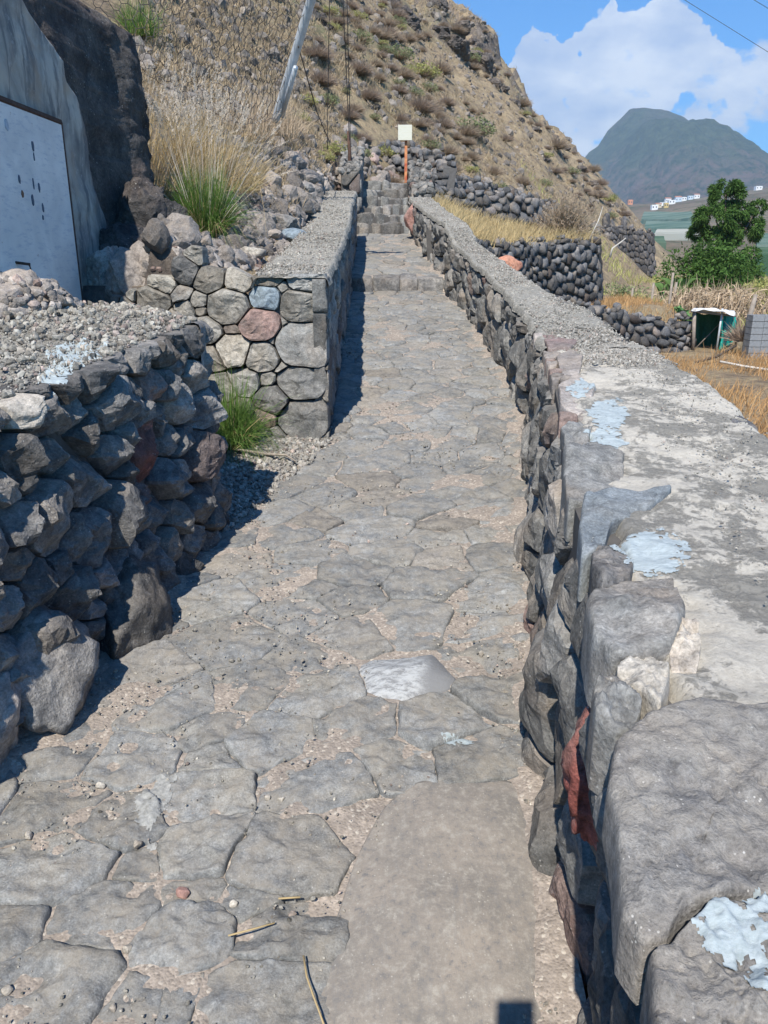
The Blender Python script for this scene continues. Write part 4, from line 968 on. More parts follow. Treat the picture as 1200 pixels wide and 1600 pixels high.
rr, mp_, L_, H_ = dry_wall('ruined_wall', 'ruined dark block wall with broken stubs on top beyond the field', WRt, WRb, .24, 206, M_ruin, cap=290, bulge=.012)
for u_, h_, w_ in ((1.05, .55, .22), (1.55, .30, .16), (2.7, .5, .18), (3.3, .25, .2)):
    b = mp_(np.array([u_]), np.array([H_]), np.array([-.2]))[0]; V, F = free_rock(int(u_ * 100), 2, 9, .06, (w_, .2, h_)); make('broken_stub', V + b + (0, 0, h_ * .3), F, M_ruin, rr, loc=b)
b = at(925, 385, 43.5); V, F = box_arr(b[0] - .45, b[0] + .35, b[1], b[1] + .5, b[2] - 1.4, b[2] + 1.2); make('plastered_end', V, F, plain('old_plaster', (.24, .23, .22), .9), rr, loc=b, smooth=False)

# terrace between the walls, dry grass on it
def between(name, A, B, n1, n2, mat, lift=.02, seed=0, amp=.04):
    A = np.array(A); B = np.array(B); t = np.linspace(0, 1, n1)
    la = np.linspace(0, 1, len(A)); lb = np.linspace(0, 1, len(B))
    a = np.stack([np.interp(t, la, A[:, k]) for k in range(3)], 1); b = np.stack([np.interp(t, lb, B[:, k]) for k in range(3)], 1); f = np.linspace(0, 1, n2)
    G = a[:, None, :] * (1 - f)[None, :, None] + b[:, None, :] * f[None, :, None]; G = G.reshape(-1, 3)
    G[:, 2] += lift + amp * fbm(G * 2.0, 4, seed)
    make(name, G, grid_faces(n1, n2), mat)['kind'] = 'structure'
    return a, b
tA = [p_ + (0, .12, -.06) for p_ in W2t]; tB = [p_ + (0, .05, .05) for p_ in W1b]
between('upper_terrace_ground', tA, tB, 60, 40, M_hill, 0, 3)

# ------------------------------------------------------------------ concrete hut with its metal door
def on_x(px, py, x0):
    r = ray(px, py); t = x0 / r[0]; return t * r[1], EYE + t * r[2]
HX = -2.05
hut = empty('concrete_hut', (HX, 5, 1.2), label='crumbling grey concrete hut front built into the rock at the far left', cat='hut')
prof = [on_x(px, py, HX) for px, py in ((186, 480), (180, 440), (176, 400), (163, 340), (148, 290), (139, 235), (128, 185), (120, 150), (103, 128), (97, 95), (78, 60), (52, 25), (35, -5), (5, -60))]
pz_ = np.array([p_[1] for p_ in prof]); py_ = np.array([p_[0] for p_ in prof]); pz_[0] = .9
def hut_mat():
    m, t = new_mat('stained_concrete'); co = t.n('ShaderNodeTexCoord').outputs['Object']
    a = t.noise(co, 2.2, 7, .62, .6); b = t.noise(co, 16, 9, .72); c = t.noise(t.vmath('MULTIPLY', co, (1, 3.5, .8)), 2.6, 6, .6, .5)
    col = t.mix(t.rng(a, .38, .62), (.235, .225, .21), (.50, .455, .39)); col = t.mix(t.math('MULTIPLY', t.rng(c, .48, .60), .8), col, (.13, .13, .135))
    col = t.mix(t.math('MULTIPLY', t.rng(b, .56, .66), .6), col, (.46, .44, .41)); col = t.mix(t.math('MULTIPLY', t.rng(t.noise(co, 4.1, 3), .55, .68), .5), col, (.42, .31, .22))
    bm = t.n('ShaderNodeBump', ins={'Strength': .7, 'Distance': .02, 'Height': t.math('ADD', t.math('MULTIPLY', a, .7), t.math('MULTIPLY', b, .4))}); bsdf(t, col, .93, bm.outputs[0], .15); return m
M_hut = hut_mat()
zz = np.linspace(.9, pz_[-1], 120); o_ = np.argsort(pz_); yr = np.interp(zz, pz_[o_], py_[o_]) + .025 * fbm(P3(zz * 9, zz * 0), 4, 5)
row = []
nf = 70
for z_, y_ in zip(zz, yr):
    ys = np.linspace(2.6, y_, nf); xs = np.full(nf, HX); pts_ = np.stack([xs, ys, np.full(nf, z_)], 1)
    back = np.array([[HX - .10, y_ + .015, z_], [HX - .25, y_ - .02, z_], [HX - .42, y_ - .06, z_], [HX - .45, 4, z_], [HX - .45, 2.6, z_]])
    row.append(np.concatenate([pts_, back]))
G = np.array(row); m_ = G.shape[1]; V = G.reshape(-1, 3)
V[:, 0] += .035 * fbm(V * 2.2, 4, 6) + .014 * fbm(V * 10, 4, 7, .6)
top = np.arange(m_) + (len(zz) - 1) * m_
F = grid_faces(len(zz), m_); V = np.concatenate([V, V[top].mean(0)[None]]); F3 = np.stack([top, np.roll(top, -1), np.full(m_, len(V) - 1)], 1)
make('wall', V, [F, F3], M_hut, hut, loc=np.array((HX, 4, 2)))
# door leaf, proud of the wall, with its rusty frame
dy0, dz0 = on_x(-60, 130, HX); dy1, dzt = on_x(97, 195, HX + .04); _, dz2 = on_x(0, 158, HX + .04); yb, dzb = on_x(118, 470, HX + .04)
def door_mat():
    m, t = new_mat('faded_white_metal'); co = t.n('ShaderNodeTexCoord').outputs['Object']
    a = t.noise(co, 3.0, 7, .6, .5); b = t.noise(t.vmath('MULTIPLY', co, (1, 1.0, 5)), 9, 8, .7); z = t.n('ShaderNodeSeparateXYZ', ins={0: co}).outputs[2]
    col = t.mix(t.rng(a, .35, .65), (.62, .60, .58), (.80, .77, .73)); col = t.mix(t.math('MULTIPLY', t.rng(b, .52, .66), .6), col, (.42, .44, .50))
    col = t.mix(t.rng(t.noise(co, 26, 6, .7), .67, .71), col, (.30, .17, .12))
    bm = t.n('ShaderNodeBump', ins={'Strength': .3, 'Distance': .01, 'Height': a}); bsdf(t, col, .6, bm.outputs[0], .35); return m
M_door = door_mat()
ztop = lambda y: dz2 + (dzt - dz2) * (y - on_x(0, 158, HX + .04)[0]) / (dy1 - on_x(0, 158, HX + .04)[0])
def slab_yz(y0, y1, z0, zf0, zf1, x0, x1, nb=1):
    V = np.array([(x, y, z) for x in (x0, x1) for y, z in ((y0, z0), (y1, z0), (y1, zf1), (y0, zf0))]); return V, np.array([(0, 1, 2, 3), (7, 6, 5, 4), (0, 4, 5, 1), (1, 5, 6, 2), (2, 6, 7, 3), (3, 7, 4, 0)])
V, F = slab_yz(3.1, dy1, 1.0, ztop(3.1), ztop(dy1), HX - .02, HX + .035); door = make('door', V, F, M_door, hut, smooth=False, loc=np.array((HX, dy1, 1.0)))
WLOC[door.name] = Vector((HX, dy1, 1.0))
def kid(name, V, F, mat, smooth=False):
    o = make(name, V, F, mat, None, smooth, loc=V.mean(0)); o.parent = door; o.location = Vector(tuple(V.mean(0))) - Vector((HX, dy1, 1.0)); return o
V, F = tube([(HX + .02, 3.1, ztop(3.1) + .02), (HX + .02, dy1 + .01, ztop(dy1) + .015)], .022, 6); kid('frame_bar', V, F, M_rust)
V, F = tube([(HX + .02, dy1 + .014, ztop(dy1) + .02), (HX + .02, dy1 + .02, 2.0), (HX + .02, dy1 + .015, 1.0)], .018, 6); kid('frame_bar', V, F, M_rust)
M_mark = plain('dark_stain', (.10, .12, .16), .8, .2, 0, .3, 60); M_rstain = plain('rust_stain', (.20, .11, .07), .9, .1, 0, .4, 60)
for px, py, a_, b_, mt in ((51, 228, .014, .026, 0), (53, 245, .005, .022, 0), (30, 280, .012, .022, 0), (52, 287, .006, .03, 0), (61, 293, .010, .022, 0), (51, 313, .014, .03, 0), (67, 325, .010, .024, 0), (67, 340, .008, .014, 0), (35, 303, .012, .018, 1), (10, 195, .02, .028, 2),
                       (53, 437, .018, .008, 1), (72, 438, .016, .007, 1)):
    y, z = on_x(px, py, HX + .036); th = np.linspace(0, 6.283, 25)[:-1]; w_ = 1 + .3 * fbm(P3(np.cos(th) * 2 + px, np.sin(th) * 2), 3, py)
    ring = np.stack([np.full(24, HX + .039), y + np.cos(th) * a_ * w_, z + np.sin(th) * b_ * w_], 1); V = np.concatenate([ring, ring - (.006, 0, 0), [[HX + .039, y, z]]]); i = np.arange(24); j = (i + 1) % 24
    kid('paint_blot', V, [np.stack([i, j, j + 24, i + 24], 1), np.stack([i, j, np.full(24, 48)], 1)], (M_mark, M_rstain, plain('bluish_spot', (.42, .46, .52), .7))[mt])
hp = [on_x(px, py, HX + .04) for px, py in ((26, 410), (32, 413), (35, 425), (34, 434))]
V, F = tube([(HX + .03, *hp[0]), (HX + .09, *hp[1]), (HX + .09, *hp[2]), (HX + .035, *hp[3])], .009, 6); kid('handle', V, F, M_rust, True)

# ------------------------------------------------------------------ rock outcrop behind the hut
def blob_rock(name, cx, cy, z0, z1, prof_fn, parent, seed, mat, nz=150, nt=220, amp=.14, loc=None, shear=0.0):
    """tall rock: closed cross-section per height, with a top"""
    r = np.random.RandomState(seed); zz = np.linspace(z0, z1, nz); rowv = []
    th = np.linspace(0, 2 * math.pi, nt, endpoint=False)
    for z in zz:
        x0, x1, y0, y1 = prof_fn(z); c, s = np.cos(th), np.sin(th); e = .28
        x = (x0 + x1) / 2 + (x1 - x0) / 2 * np.sign(c) * np.abs(c) ** e; y = (y0 + y1) / 2 + (y1 - y0) / 2 * np.sign(s) * np.abs(s) ** e
        x = x + shear * (y - (y0 + y1) / 2) * (x > (x0 + x1) / 2)
        rowv.append(np.stack([x, y, np.full(nt, z)], 1))
    V = np.array(rowv).reshape(-1, 3)
    cen = np.array([(cx, cy)]); d = V[:, :2] - cen; d /= np.linalg.norm(d, axis=1)[:, None] + 1e-9
    q = V * (1.0, 1.0, .45)
    nzv = amp * (fbm(q * 1.6, 3, seed) * 1.2 + 1.1 * np.abs(fbm(q * 3.0, 4, seed + 2)) - .3 + .5 * fbm(V * 8, 4, seed + 4, .65))
    V[:, :2] += d * nzv[:, None]
    F = grid_faces(nz, nt); wrap = np.arange(nz - 1) * nt
    F = np.concatenate([F, np.stack([wrap + nt - 1, wrap + 2 * nt - 1, wrap + nt, wrap], 1)])
    top = np.arange(nt) + (nz - 1) * nt; cvt = V[top].mean(0); rings_ = [V]; base = top; Fa = [F]
    nv = len(V)
    for k_, sc in enumerate((.8, .6, .4, .2)):
        ring = cvt + (V[top] - cvt) * sc; ring[:, 2] += .10 * (1 - sc) + .10 * fbm(ring * 2.2, 4, seed + 9); rings_.append(ring)
        nb_ = nv + np.arange(nt); Fa.append(np.stack([base, np.roll(base, -1), np.roll(nb_, -1), nb_], 1)); base = nb_; nv += nt
    rings_.append(cvt[None] + (0, 0, .1)); F3 = np.stack([base, np.roll(base, -1), np.full(nt, nv)], 1)
    return make(name, np.concatenate(rings_), [np.concatenate(Fa), F3], mat, parent, loc=np.array((cx, cy, z0)) if loc is None else loc)
oc = empty('rock_outcrop', (-2.5, 6.2, 1.2), label='tall dark volcanic outcrop standing in shade between the hut and the dry grass', cat='rock outcrop')
def pr1(z):
    t = (z - 1.0) / 2.3
    xr = np.interp(z, [1.0, 1.6, 1.9, 2.4, 3.0, 3.3, 3.42], [-2.02, -2.04, -2.06, -2.06, -2.07, -2.12, -2.3]); return (-4.3, xr, 5.0, np.interp(z, [1, 2.9, 3.3, 3.42], [7.2, 7.25, 7.1, 6.9]))
blob_rock('dark_face', -2.9, 6.7, 1.0, 3.40, pr1, oc, 5, M_cliff, amp=.11, shear=.13)
def pr2(z): return (-4.2, np.interp(z, [2.2, 2.8, 3.1, 3.6], [-2.45, -2.42, -2.42, -2.8]), 4.9, np.interp(z, [2.2, 3.6], [6.0, 5.9]))
blob_rock('ledge', -3.2, 5.2, 2.2, 3.6, pr2, oc, 9, stone_mat('ledge_rock', (.11, .10, .095), (.30, .27, .235), tint_at=1.2, vary=0, bump=1., bdist=.04, fine=.5, warm=(.22, .18, .15)), nz=80, nt=110, amp=.2)
for px, py, d, s_, sd in ((222, 352, 6.3, .26, 3), (228, 395, 6.1, .22, 4), (200, 405, 5.9, .20, 6), (250, 375, 6.6, .20, 8), (262, 345, 6.9, .16, 9), (175, 440, 5.7, .22, 10), (205, 455, 5.5, .2, 12), (235, 430, 5.6, .2, 14), (195, 425, 5.7, .16, 15), (270, 420, 5.7, .14, 16)):
    c = at(px, py, d); V, F = free_rock(sd, 4, 12, .10, (s_, s_, s_ * 1.1)); make('foot_rock', V + c, F, M_cliff if py < 410 else M_rubble, oc, smooth=False, loc=c)
# rubbly heap at the door
c = at(25, 470, 3.75); n = 260; r = np.random.RandomState(4); q = r.normal(0, 1, (n, 3)); q /= np.linalg.norm(q, axis=1)[:, None]; q[:, 2] = abs(q[:, 2])
hp_ = empty('rubble_heap', c - (0, 0, .1), label='brown clinker heap on the wall top in front of the door', cat='rubble heap')
V, F = free_rock(12, 4, 14, .16, (.26, .26, .14)); make('mound', V + c - (0, 0, .03), F, M_rubble, hp_, loc=c)
V, F = scatter(c - (0, 0, .03) + q * (.24, .24, .13), r.uniform(.008, .035, n), 1, 8, 17, .8); o = make('clinker', V, F, M_rubble, hp_, smooth=False, loc=c); o['kind'] = 'stuff'

# ------------------------------------------------------------------ rubble bank on the left
bank = empty('rubble_bank', (-1.5, 8, 1.6), kind='structure')
r = np.random.RandomState(23); got = []
def bank_pt(px, py): return marching(px, py, T, 5.0, 22, 340)
tries = 0
while len(got) < 300 and tries < 5000:
    tries += 1
    px = r.uniform(165, 560); lo = np.interp(px, [165, 235, 300, 400, 440, 500, 560], [380, 330, 330, 232, 232, 262, 285]); hi = np.interp(px, [165, 400, 470, 520, 545, 560], [400, 420, 400, 330, 300, 290])
    py = lo + (hi - lo) * r.rand(); p_ = bank_pt(px, py)
    if p_ is None or p_[0] > -.85 and p_[1] < 13.4: continue
    s_ = (.035 + .11 * r.rand() ** 2.2) * (.8 + .035 * p_[1])
    if 250 < px < 380 and py < 375 and py > 300 and s_ > .07 and r.rand() < .6: continue
    if any((abs(p_[0] - g_[0]) + abs(p_[1] - g_[1])) < (s_ + g_[3]) * .75 for g_ in got): continue
    got.append((*p_, s_))
var = [free_rock(300 + k, 2, 10, .09) for k in range(14)]; vm = []
for k, (Vv, Fv) in enumerate(var):
    o = make('tmp', Vv, Fv, M_rubble, smooth=False); vm.append(o.data); bpy.data.objects.remove(o)
for g_ in got:
    o = bpy.data.objects.new('rubble_stone', vm[r.randint(14)]); COL.objects.link(o); o.location = (g_[0], g_[1], g_[2] + g_[3] * .2); o.rotation_euler = tuple(r.uniform(0, 6, 3)); s_ = g_[3]; o.scale = (s_, s_ * r.uniform(.7, 1), s_ * r.uniform(.55, .85)); attach(o, bank)
for px, py, d, s_, mt in ((458, 378, 7.2, .16, M_blue), (440, 355, 7.9, .15, M_near), (475, 365, 7.8, .13, M_near), (468, 400, 6.3, .10, M_blue), (425, 372, 7.0, .10, M_rubble), (470, 300, 9.5, .16, M_near), (390, 400, 5.7, .13, M_pale), (455, 262, 11.5, .24, M_rubble), (475, 285, 10.3, .2, M_rubble)):
    c = bank_pt(px, py); V, F = free_rock(px, 3, 9, .05, (s_, s_ * .8, s_ * .5)); o = make('rubble_stone', V + c + (0, 0, s_ * .2), F, mt, bank, smooth=False, loc=c)
Pp = []; 
while len(Pp) < 3600:
    px = r.uniform(160, 565); py = r.uniform(220, 425); lo = np.interp(px, [165, 235, 300, 400, 440, 500, 560], [380, 320, 320, 228, 225, 255, 280])
    if py < lo: continue
    Pp.append((px, py))
Pp = np.array(Pp); ds = np.linspace(5, 22, 300); RR = np.array([ray(*q) for q in Pp]); tt = ds[None, :] / RR[:, 1:2]
HH = Tm(tt * RR[:, 0:1], np.broadcast_to(ds, tt.shape)); hit = (HH >= EYE + tt * RR[:, 2:3]); kk = hit.argmax(1); ok = hit.any(1)
pos = np.stack([tt[np.arange(len(kk)), kk] * RR[:, 0], ds[kk]], 1)[ok]; pos = np.concatenate([pos, Tm(pos[:, 0], pos[:, 1])[:, None]], 1); pos = pos[~((pos[:, 0] > -.8) & (pos[:, 1] < 13.5))]
V, F = scatter(pos, (.012 + .05 * r.rand(len(pos)) ** 3) * (.7 + .06 * pos[:, 1]), 0, 10, 24, .75, K=7)
o = make('small_rubble', V, F, M_rubble, bank, smooth=False, loc=pos.mean(0)); o['kind'] = 'stuff'
# stony ground above the stairs
top = empty('rocky_landing', (0, 18, 3.3), kind='structure'); r = np.random.RandomState(29); got = []; tries = 0
while len(got) < 170 and tries < 4000:
    tries += 1; x = r.uniform(-.9, 1.9); y = r.uniform(15.9, 19.8)
    if y < 16.3 and abs(x) < .5: continue
    s_ = .06 + .13 * r.rand() ** 2
    if any(abs(x - a) + abs(y - b) < (s_ + c_) * .9 for a, b, _, c_ in got): continue
    got.append((x, y, float(Tm(x, y)), s_))
for g_ in got:
    o = bpy.data.objects.new('rubble_stone', vm[r.randint(14)]); COL.objects.link(o); o.location = (g_[0], g_[1], g_[2] + g_[3] * .3); o.rotation_euler = tuple(r.uniform(0, 6, 3)); s_ = g_[3]; o.scale = (s_ * 1.1, s_ * .9, s_ * .75); attach(o, top)
# retaining pieces either side of the stairs
def side_wall(name, label, x, y0, y1, z0f, z1f, sgn, seed):
    root = empty(name, (x, (y0 + y1) / 2, 2.4), label=label, cat='stone wall')
    def mp(u, v_, w_): return np.stack([x + sgn * w_ + 0 * u, u, z0f(u) * (1 - v_) + z1f(u) * v_], 1)
    rect = (y0, y1, 0, 1); pts, rad = darts(rect, .22, seed, (), .6); pol = cells(pts, rad * 0, rect); lay_stones(root, pol, mp, M_face, depth=.1, bulge=.03, gap=.01, rough=.02)
    def me_(u, v_, w_): return np.stack([u, y0 - w_ + 0 * u, z0f(y0) * (1 - v_) + z1f(y0) * v_], 1)
    a, b = sorted((x, x - sgn * .35)); rect = (a, b, 0, 1); pts, rad = darts(rect, .2, seed + 1, (), .6); pol = cells(pts, rad * 0, rect); lay_stones(root, pol, me_, M_face, depth=.1, bulge=.03, gap=.01, rough=.02)
    V, F = prism(np.linspace(y0 + .06, y1, 8), lambda y: np.full(np.shape(y), x - sgn * .05), lambda y: np.full(np.shape(y), x - sgn * .35), lambda y: z0f(y) - .4, lambda y: z1f(y) - .03)
    make('core', V, F, M_core, root, loc=V.mean(0), smooth=False)
    r = np.random.RandomState(seed); yy_ = r.uniform(y0, y1, 60); V, F = scatter(np.stack([x - sgn * r.uniform(0, .38, 60), yy_, z1f(yy_) + 0 * yy_], 1), r.uniform(.05, .10, 60), 1, 6, seed, .7); make('top_stones', V, F, M_face, root, smooth=False, loc=V.mean(0))['kind'] = 'stuff'
side_wall('stair_wall', 'short stone flank on the left of the upper steps, its inner face in shade', -.42, 14.9, 16.6, lambda y: zg(y) - .1, lambda y: np.interp(y, [14.9, 16.6], [3.15, 3.75]), 1, 61)
side_wall('stair_wall', 'stone flank on the right of the upper steps below the sign', .50, 14.6, 16.8, lambda y: zg(y) - .1, lambda y: np.interp(y, [14.6, 16.8], [2.75, 3.5]), -1, 63)
c = at(648, 340, 13.6); V, F = free_rock(91, 3, 11, .07, (.16, .14, .24)); tag(make('pink_boulder', V + c, F, M_pink, loc=c), 'pinkish boulder where the steps meet the right wall', 'boulder')

# ------------------------------------------------------------------ sign, poles, cables
b = at(634, 270, 18.2); zt_ = at(634, 219, 18.2)[2]
sg = empty('path_sign', b, label='small square white sign on a rusty orange post above the steps', cat='sign')
V, F = box_arr(b[0] - .028, b[0] + .028, b[1] - .02, b[1] + .02, b[2] - .2, zt_ + .1); m, t = new_mat('rust_orange_paint'); co = t.n('ShaderNodeTexCoord').outputs['Object']
bsdf(t, t.mix(t.rng(t.noise(co, 9, 5), .42, .58), (.42, .10, .05), (.60, .27, .12)), .8); make('post', V, F, m, sg, smooth=False, loc=b)
a0 = at(622, 195.5, 18.15); a1 = at(643.5, 219.5, 18.15); V, F = box_arr(a0[0], a1[0], 18.10, 18.15, a1[2], a0[2])
m, t = new_mat('cream_sign_face'); co = t.n('ShaderNodeTexCoord').outputs['Object']; bsdf(t, t.mix(t.math('MULTIPLY', t.rng(t.noise(t.vmath('MULTIPLY', co, (1, 1, 6)), 9, 4), .5, .62), .35), (.60, .59, .50), (.52, .50, .34)), .6); make('panel', V, F, m, sg, smooth=False, loc=(a0 + a1) / 2)
pl = at(697, 289, 17.0); pt = at(683, 252, 17.6)
V, F = tube([pl - (0, 0, .2), pt], .035, 8); tag(make('metal_pole', V, F, M_steel, loc=pl), 'pale metal pole leaning on the curved wall right of the sign', 'pole')
sb = at(547, 272, 15.4); sb2 = at(544, 205, 15.4)
stk = empty('cable_stake', sb, label='dark rusty stake holding the hanging cables beside the steps', cat='post')
V, F = tube([sb - (0, 0, .3), (sb + sb2) / 2 + (.01, 0, 0), sb2], [.036, .032, .024], 8); make('stake', V, F, M_rust, stk, loc=sb)
for i, (px, d) in enumerate(((517, 13.4), (530, 12.6), (539, 12.8))):
    a = at(px, -140, d); s0_ = sb2 + (-.38 if i == 0 else .0 + .02 * i, 0, -.05 - .1 * i); mid = (a * .5 + s0_ * .5) + (0, 0, -.02)
    V, F = tube([s0_ - (0, 0, .25), s0_, mid, a], .0075, 5); tag(make('cable', V, F, M_wire, loc=V.mean(0)), ('single dark cable hanging left of the stake', 'left one of the twin cables rising from the stake', 'right one of the twin cables rising from the stake')[i], 'cable')
a = at(466, 72, 10.2); c = at(515, 222, 14.5); V, F = tube([a, (a + c) / 2 - (0, 0, .12), c], .008, 5); tag(make('cable', V, F, M_wire, loc=V.mean(0)), 'thin slack wire running from the silver post down to the stake', 'cable')
for i, (x0, y0, x1, y1) in enumerate(((1050, -10, 1260, 120), (1155, -10, 1290, 60))):
    a = at(x0 - 60, y0 - 40, 24); c = at(x1 + 300, y1 + 170, 30); V, F = tube([a, (a + c) / 2 - (0, 0, .15), c], .008, 4); tag(make('cable', V, F, M_wire, loc=V.mean(0)), ('lower thin overhead wire crossing the sky at top right', 'upper thin overhead wire at the top right corner')[i], 'cable')
# rockfall fence: leaning post and hexagonal netting
p0 = at(432, 182, 10.8); p1 = at(492, -20, 9.9); p2 = p1 + (p1 - p0) * .55
ff = empty('rockfall_fence', p0, label='hexagonal wire rockfall netting slung from a leaning silver post', cat='fence')
V, F = tube([p0 - (p1 - p0) * .04, p0, p1, p2], .052, 12); make('post', V, F, M_steel, ff, loc=p0)
V, F = tube([at(462, 105, 10.2), at(452, 140, 10.5), p0 + (.07, 0, 0)], .03, 8); make('brace', V, F, M_steel, ff, loc=p0)
N0 = at(150, 30, 8.2); N1 = at(215, -250, 8.6)
def net(s, t):      # s across (0 left .. 1 post), t up
    A = N0 * (1 - t) + N1 * t; B = (p0 + (0, 0, .05)) * (1 - t) + p2 * t
    P_ = A * (1 - s) + B * s
    low = at(330, 225, 9.2) - (N0 + p0) / 2
    P_ = P_ + low * (4 * s * (1 - s)) * (1 - t) * .55
    q = P3(s * 6, t * 5); n1_ = fbm(q, 3, 5)[0]; n2_ = fbm(q + 31, 3, 6)[0]
    return P_ + np.array((.10 * n1_, .16 * n2_, .10 * n2_))
parts_ = []; nx_h, ny_h = 26, 17
seen = set(); hexv = {}
def hv(i, j, k):
    a = k * math.pi / 3 + math.pi / 6; x = (i + .5 * (j % 2)) * 1.0 + math.cos(a) / math.sqrt(3); y = j * math.sqrt(3) / 2 + math.sin(a) / math.sqrt(3); return round(x, 3), round(y, 3)
for i in range(nx_h):
    for j in range(ny_h):
        for k in range(6):
            a, b_ = hv(i, j, k), hv(i, j, (k + 1) % 6); key = (min(a, b_), max(a, b_))
            if key in seen: continue
            seen.add(key); q = []
            for pt_ in (a, b_):
                s_ = min(max(pt_[0] / nx_h, 0), 1); t_ = min(max(pt_[1] / (ny_h * .87), 0), 1); jx = .012 * fbm(P3(pt_[0] * 1.7, pt_[1] * 1.7), 2, 8)[0]; q.append(net(s_ + jx, t_ + jx))
            if np.linalg.norm(q[0] - q[1]) > .005: parts_.append(tube([q[0], q[1]], .0038, 3, False))
V, F = cat(parts_); make('netting', V, F, M_wire, ff, loc=V.mean(0))

# ------------------------------------------------------------------ grasses and shrubs
def blades(base, tipdir, length, width, droop, seed, segs=3):
    """many curved blades; base (n,3), tipdir (n,3) unit"""
    r = np.random.RandomState(seed); n = len(base); t = np.linspace(0, 1, segs + 1)
    P_ = base[:, None, :] + tipdir[:, None, :] * (length[:, None, None] * t[None, :, None]) ; P_[:, :, 2] -= (droop * length)[:, None] * t[None, :] ** 2.2
    side = np.cross(tipdir, r.normal(size=(n, 3))); side /= np.linalg.norm(side, axis=1)[:, None] + 1e-9
    w_ = width[:, None] * np.array([1.0] + [1 - .9 * (k / segs) ** 1.5 for k in range(1, segs + 1)])[None, :]
    Lf = P_ - side[:, None, :] * w_[:, :, None] * .5; Rt = P_ + side[:, None, :] * w_[:, :, None] * .5
    V = np.stack([Lf, Rt], 2).reshape(-1, 3); k0 = (np.arange(n) * (segs + 1) * 2)[:, None] + (np.arange(segs) * 2)[None, :]; k0 = k0.ravel()
    return V, np.stack([k0, k0 + 1, k0 + 3, k0 + 2], 1), P_[:, -1, :]
def tuft_geo(c, n, rad, l0, l1, spread, droop, width, seed, segs=3, lean=(0, 0)):
    r = np.random.RandomState(seed); a = r.uniform(0, 6.283, n); q = rad * np.sqrt(r.rand(n)); base = np.stack([c[0] + q * np.cos(a), c[1] + q * np.sin(a), np.full(n, c[2])], 1)
    sp = np.abs(r.normal(0, spread, n)); b_ = a + r.normal(0, .6, n); d = np.stack([np.cos(b_) * sp + lean[0], np.sin(b_) * sp + lean[1], np.ones(n)], 1); d /= np.linalg.norm(d, axis=1)[:, None]
    L = r.uniform(l0, l1, n); return blades(base, d, L, np.full(n, width) * r.uniform(.6, 1.2, n), droop * r.uniform(.4, 1.3, n) * (.3 + sp), seed, segs)
def plumes(tips, dirs, ln, seed, wd=.012):
    r = np.random.RandomState(seed); out = []
    n = len(tips); k = 34; tt_ = r.rand(n, k); base = tips[:, None, :] + dirs[:, None, :] * (tt_ * ln)[:, :, None]; d = dirs[:, None, :] * .8 + r.normal(0, .55, (n, k, 3)); d /= np.linalg.norm(d, axis=2)[:, :, None]
    Ls = wd * (1.2 - .7 * tt_) * r.uniform(.7, 1.4, (n, k))
    V, F, _ = blades(base.reshape(-1, 3), d.reshape(-1, 3), Ls.ravel() * 1.6, np.full(n * k, .0025 + wd * .08), np.zeros(n * k), seed, 1); return V, F
def grass_clump(name, c, label, green, straw, l, rad, seed, spread=.42, droop=.55, nplume=0, lean=(0, 0), group=None, width=.006, mg=L_green, ms=L_straw, plen=None):
    root = empty(name, c, label=label, cat='grass clump', group=group)
    if green: V, F, tp = tuft_geo(c, green, rad, l * .45, l, spread, droop, width, seed, 4, lean); make('green_blades', V, F, mg, root, loc=np.array(c))
    if straw: V, F, tp = tuft_geo(c, straw, rad * 1.1, l * .4, l * (1.05 if not green else .8), spread * 1.15, droop * 1.1, width * .8, seed + 1, 3, lean); make('straw_blades', V, F, ms, root, loc=np.array(c))
    if nplume:
        V, F, tp = tuft_geo(c, nplume, rad * .7, (plen or l * 1.2) * .85, (plen or l * 1.2) * 1.12, spread * .75, droop * .3, .004, seed + 2, 3, lean)
        P_ = V.reshape(nplume, 4, 2, 3).mean(2); d = P_[:, 3] - P_[:, 2]; d /= np.linalg.norm(d, axis=1)[:, None]; d2 = d + (0, 0, -.15); d2 /= np.linalg.norm(d2, axis=1)[:, None]
        V2, F2 = plumes(tp, d2, .13, seed + 3, .018); make('seed_heads', *cat([(V, F), (V2, F2)]), L_plume, root, loc=np.array(c))
    return root
c = bank_pt(322, 372); grass_clump('fountain_grass', c, 'green fountain grass with pale feathery seed heads on the rubble bank', 1900, 500, .86, .14, 401, .46, .75, 120, plen=1.10)
c = np.array(at(360, 690, 4.66)); c[2] = float(zg(4.7)) + .03; grass_clump('fountain_grass', c, 'smaller bright green grass tuft at the foot of the far left wall', 1500, 200, .70, .09, 405, .58, 1.0, 0, width=.004)
for px, py, n_, l_, lab in ((262, 262, 650, .85, 'tall straw coloured grass against the dark outcrop'), (300, 215, 700, .85, 'tall dry grass behind the green fountain grass'), (345, 240, 600, .75, 'dry feathery grass right of the fountain grass, below the netting'), (245, 200, 500, .85, 'dry grass rising beside the top of the outcrop')):
    c = marching(px, py + 60, T, 6.2, 20, 300); grass_clump('dry_grass', c, lab, 0, n_, l_, .35, int(px), .42, .65, 30, plen=l_ * 1.05, width=.007, lean=(.32, -.1))
for px, py, l_, n_ in ((385, 215, .8, 400), (430, 215, .75, 400), (450, 205, .6, 300), (410, 195, .7, 300)):
    c = marching(px, py, T, 7, 24, 300); grass_clump('dry_grass', c, {385: 'brownish dry grass under the middle of the netting', 430: 'dry grass at the foot of the silver post', 450: 'short brown grass just right of the silver post', 410: 'dry grass between the netting and the post foot'}[px], 0, n_, l_, .3, px, .45, .6, 0, ms=L_reed, width=.008)
crg = empty('hillside_crags', (10, 90, 20), kind='structure'); rc = np.random.RandomState(61)
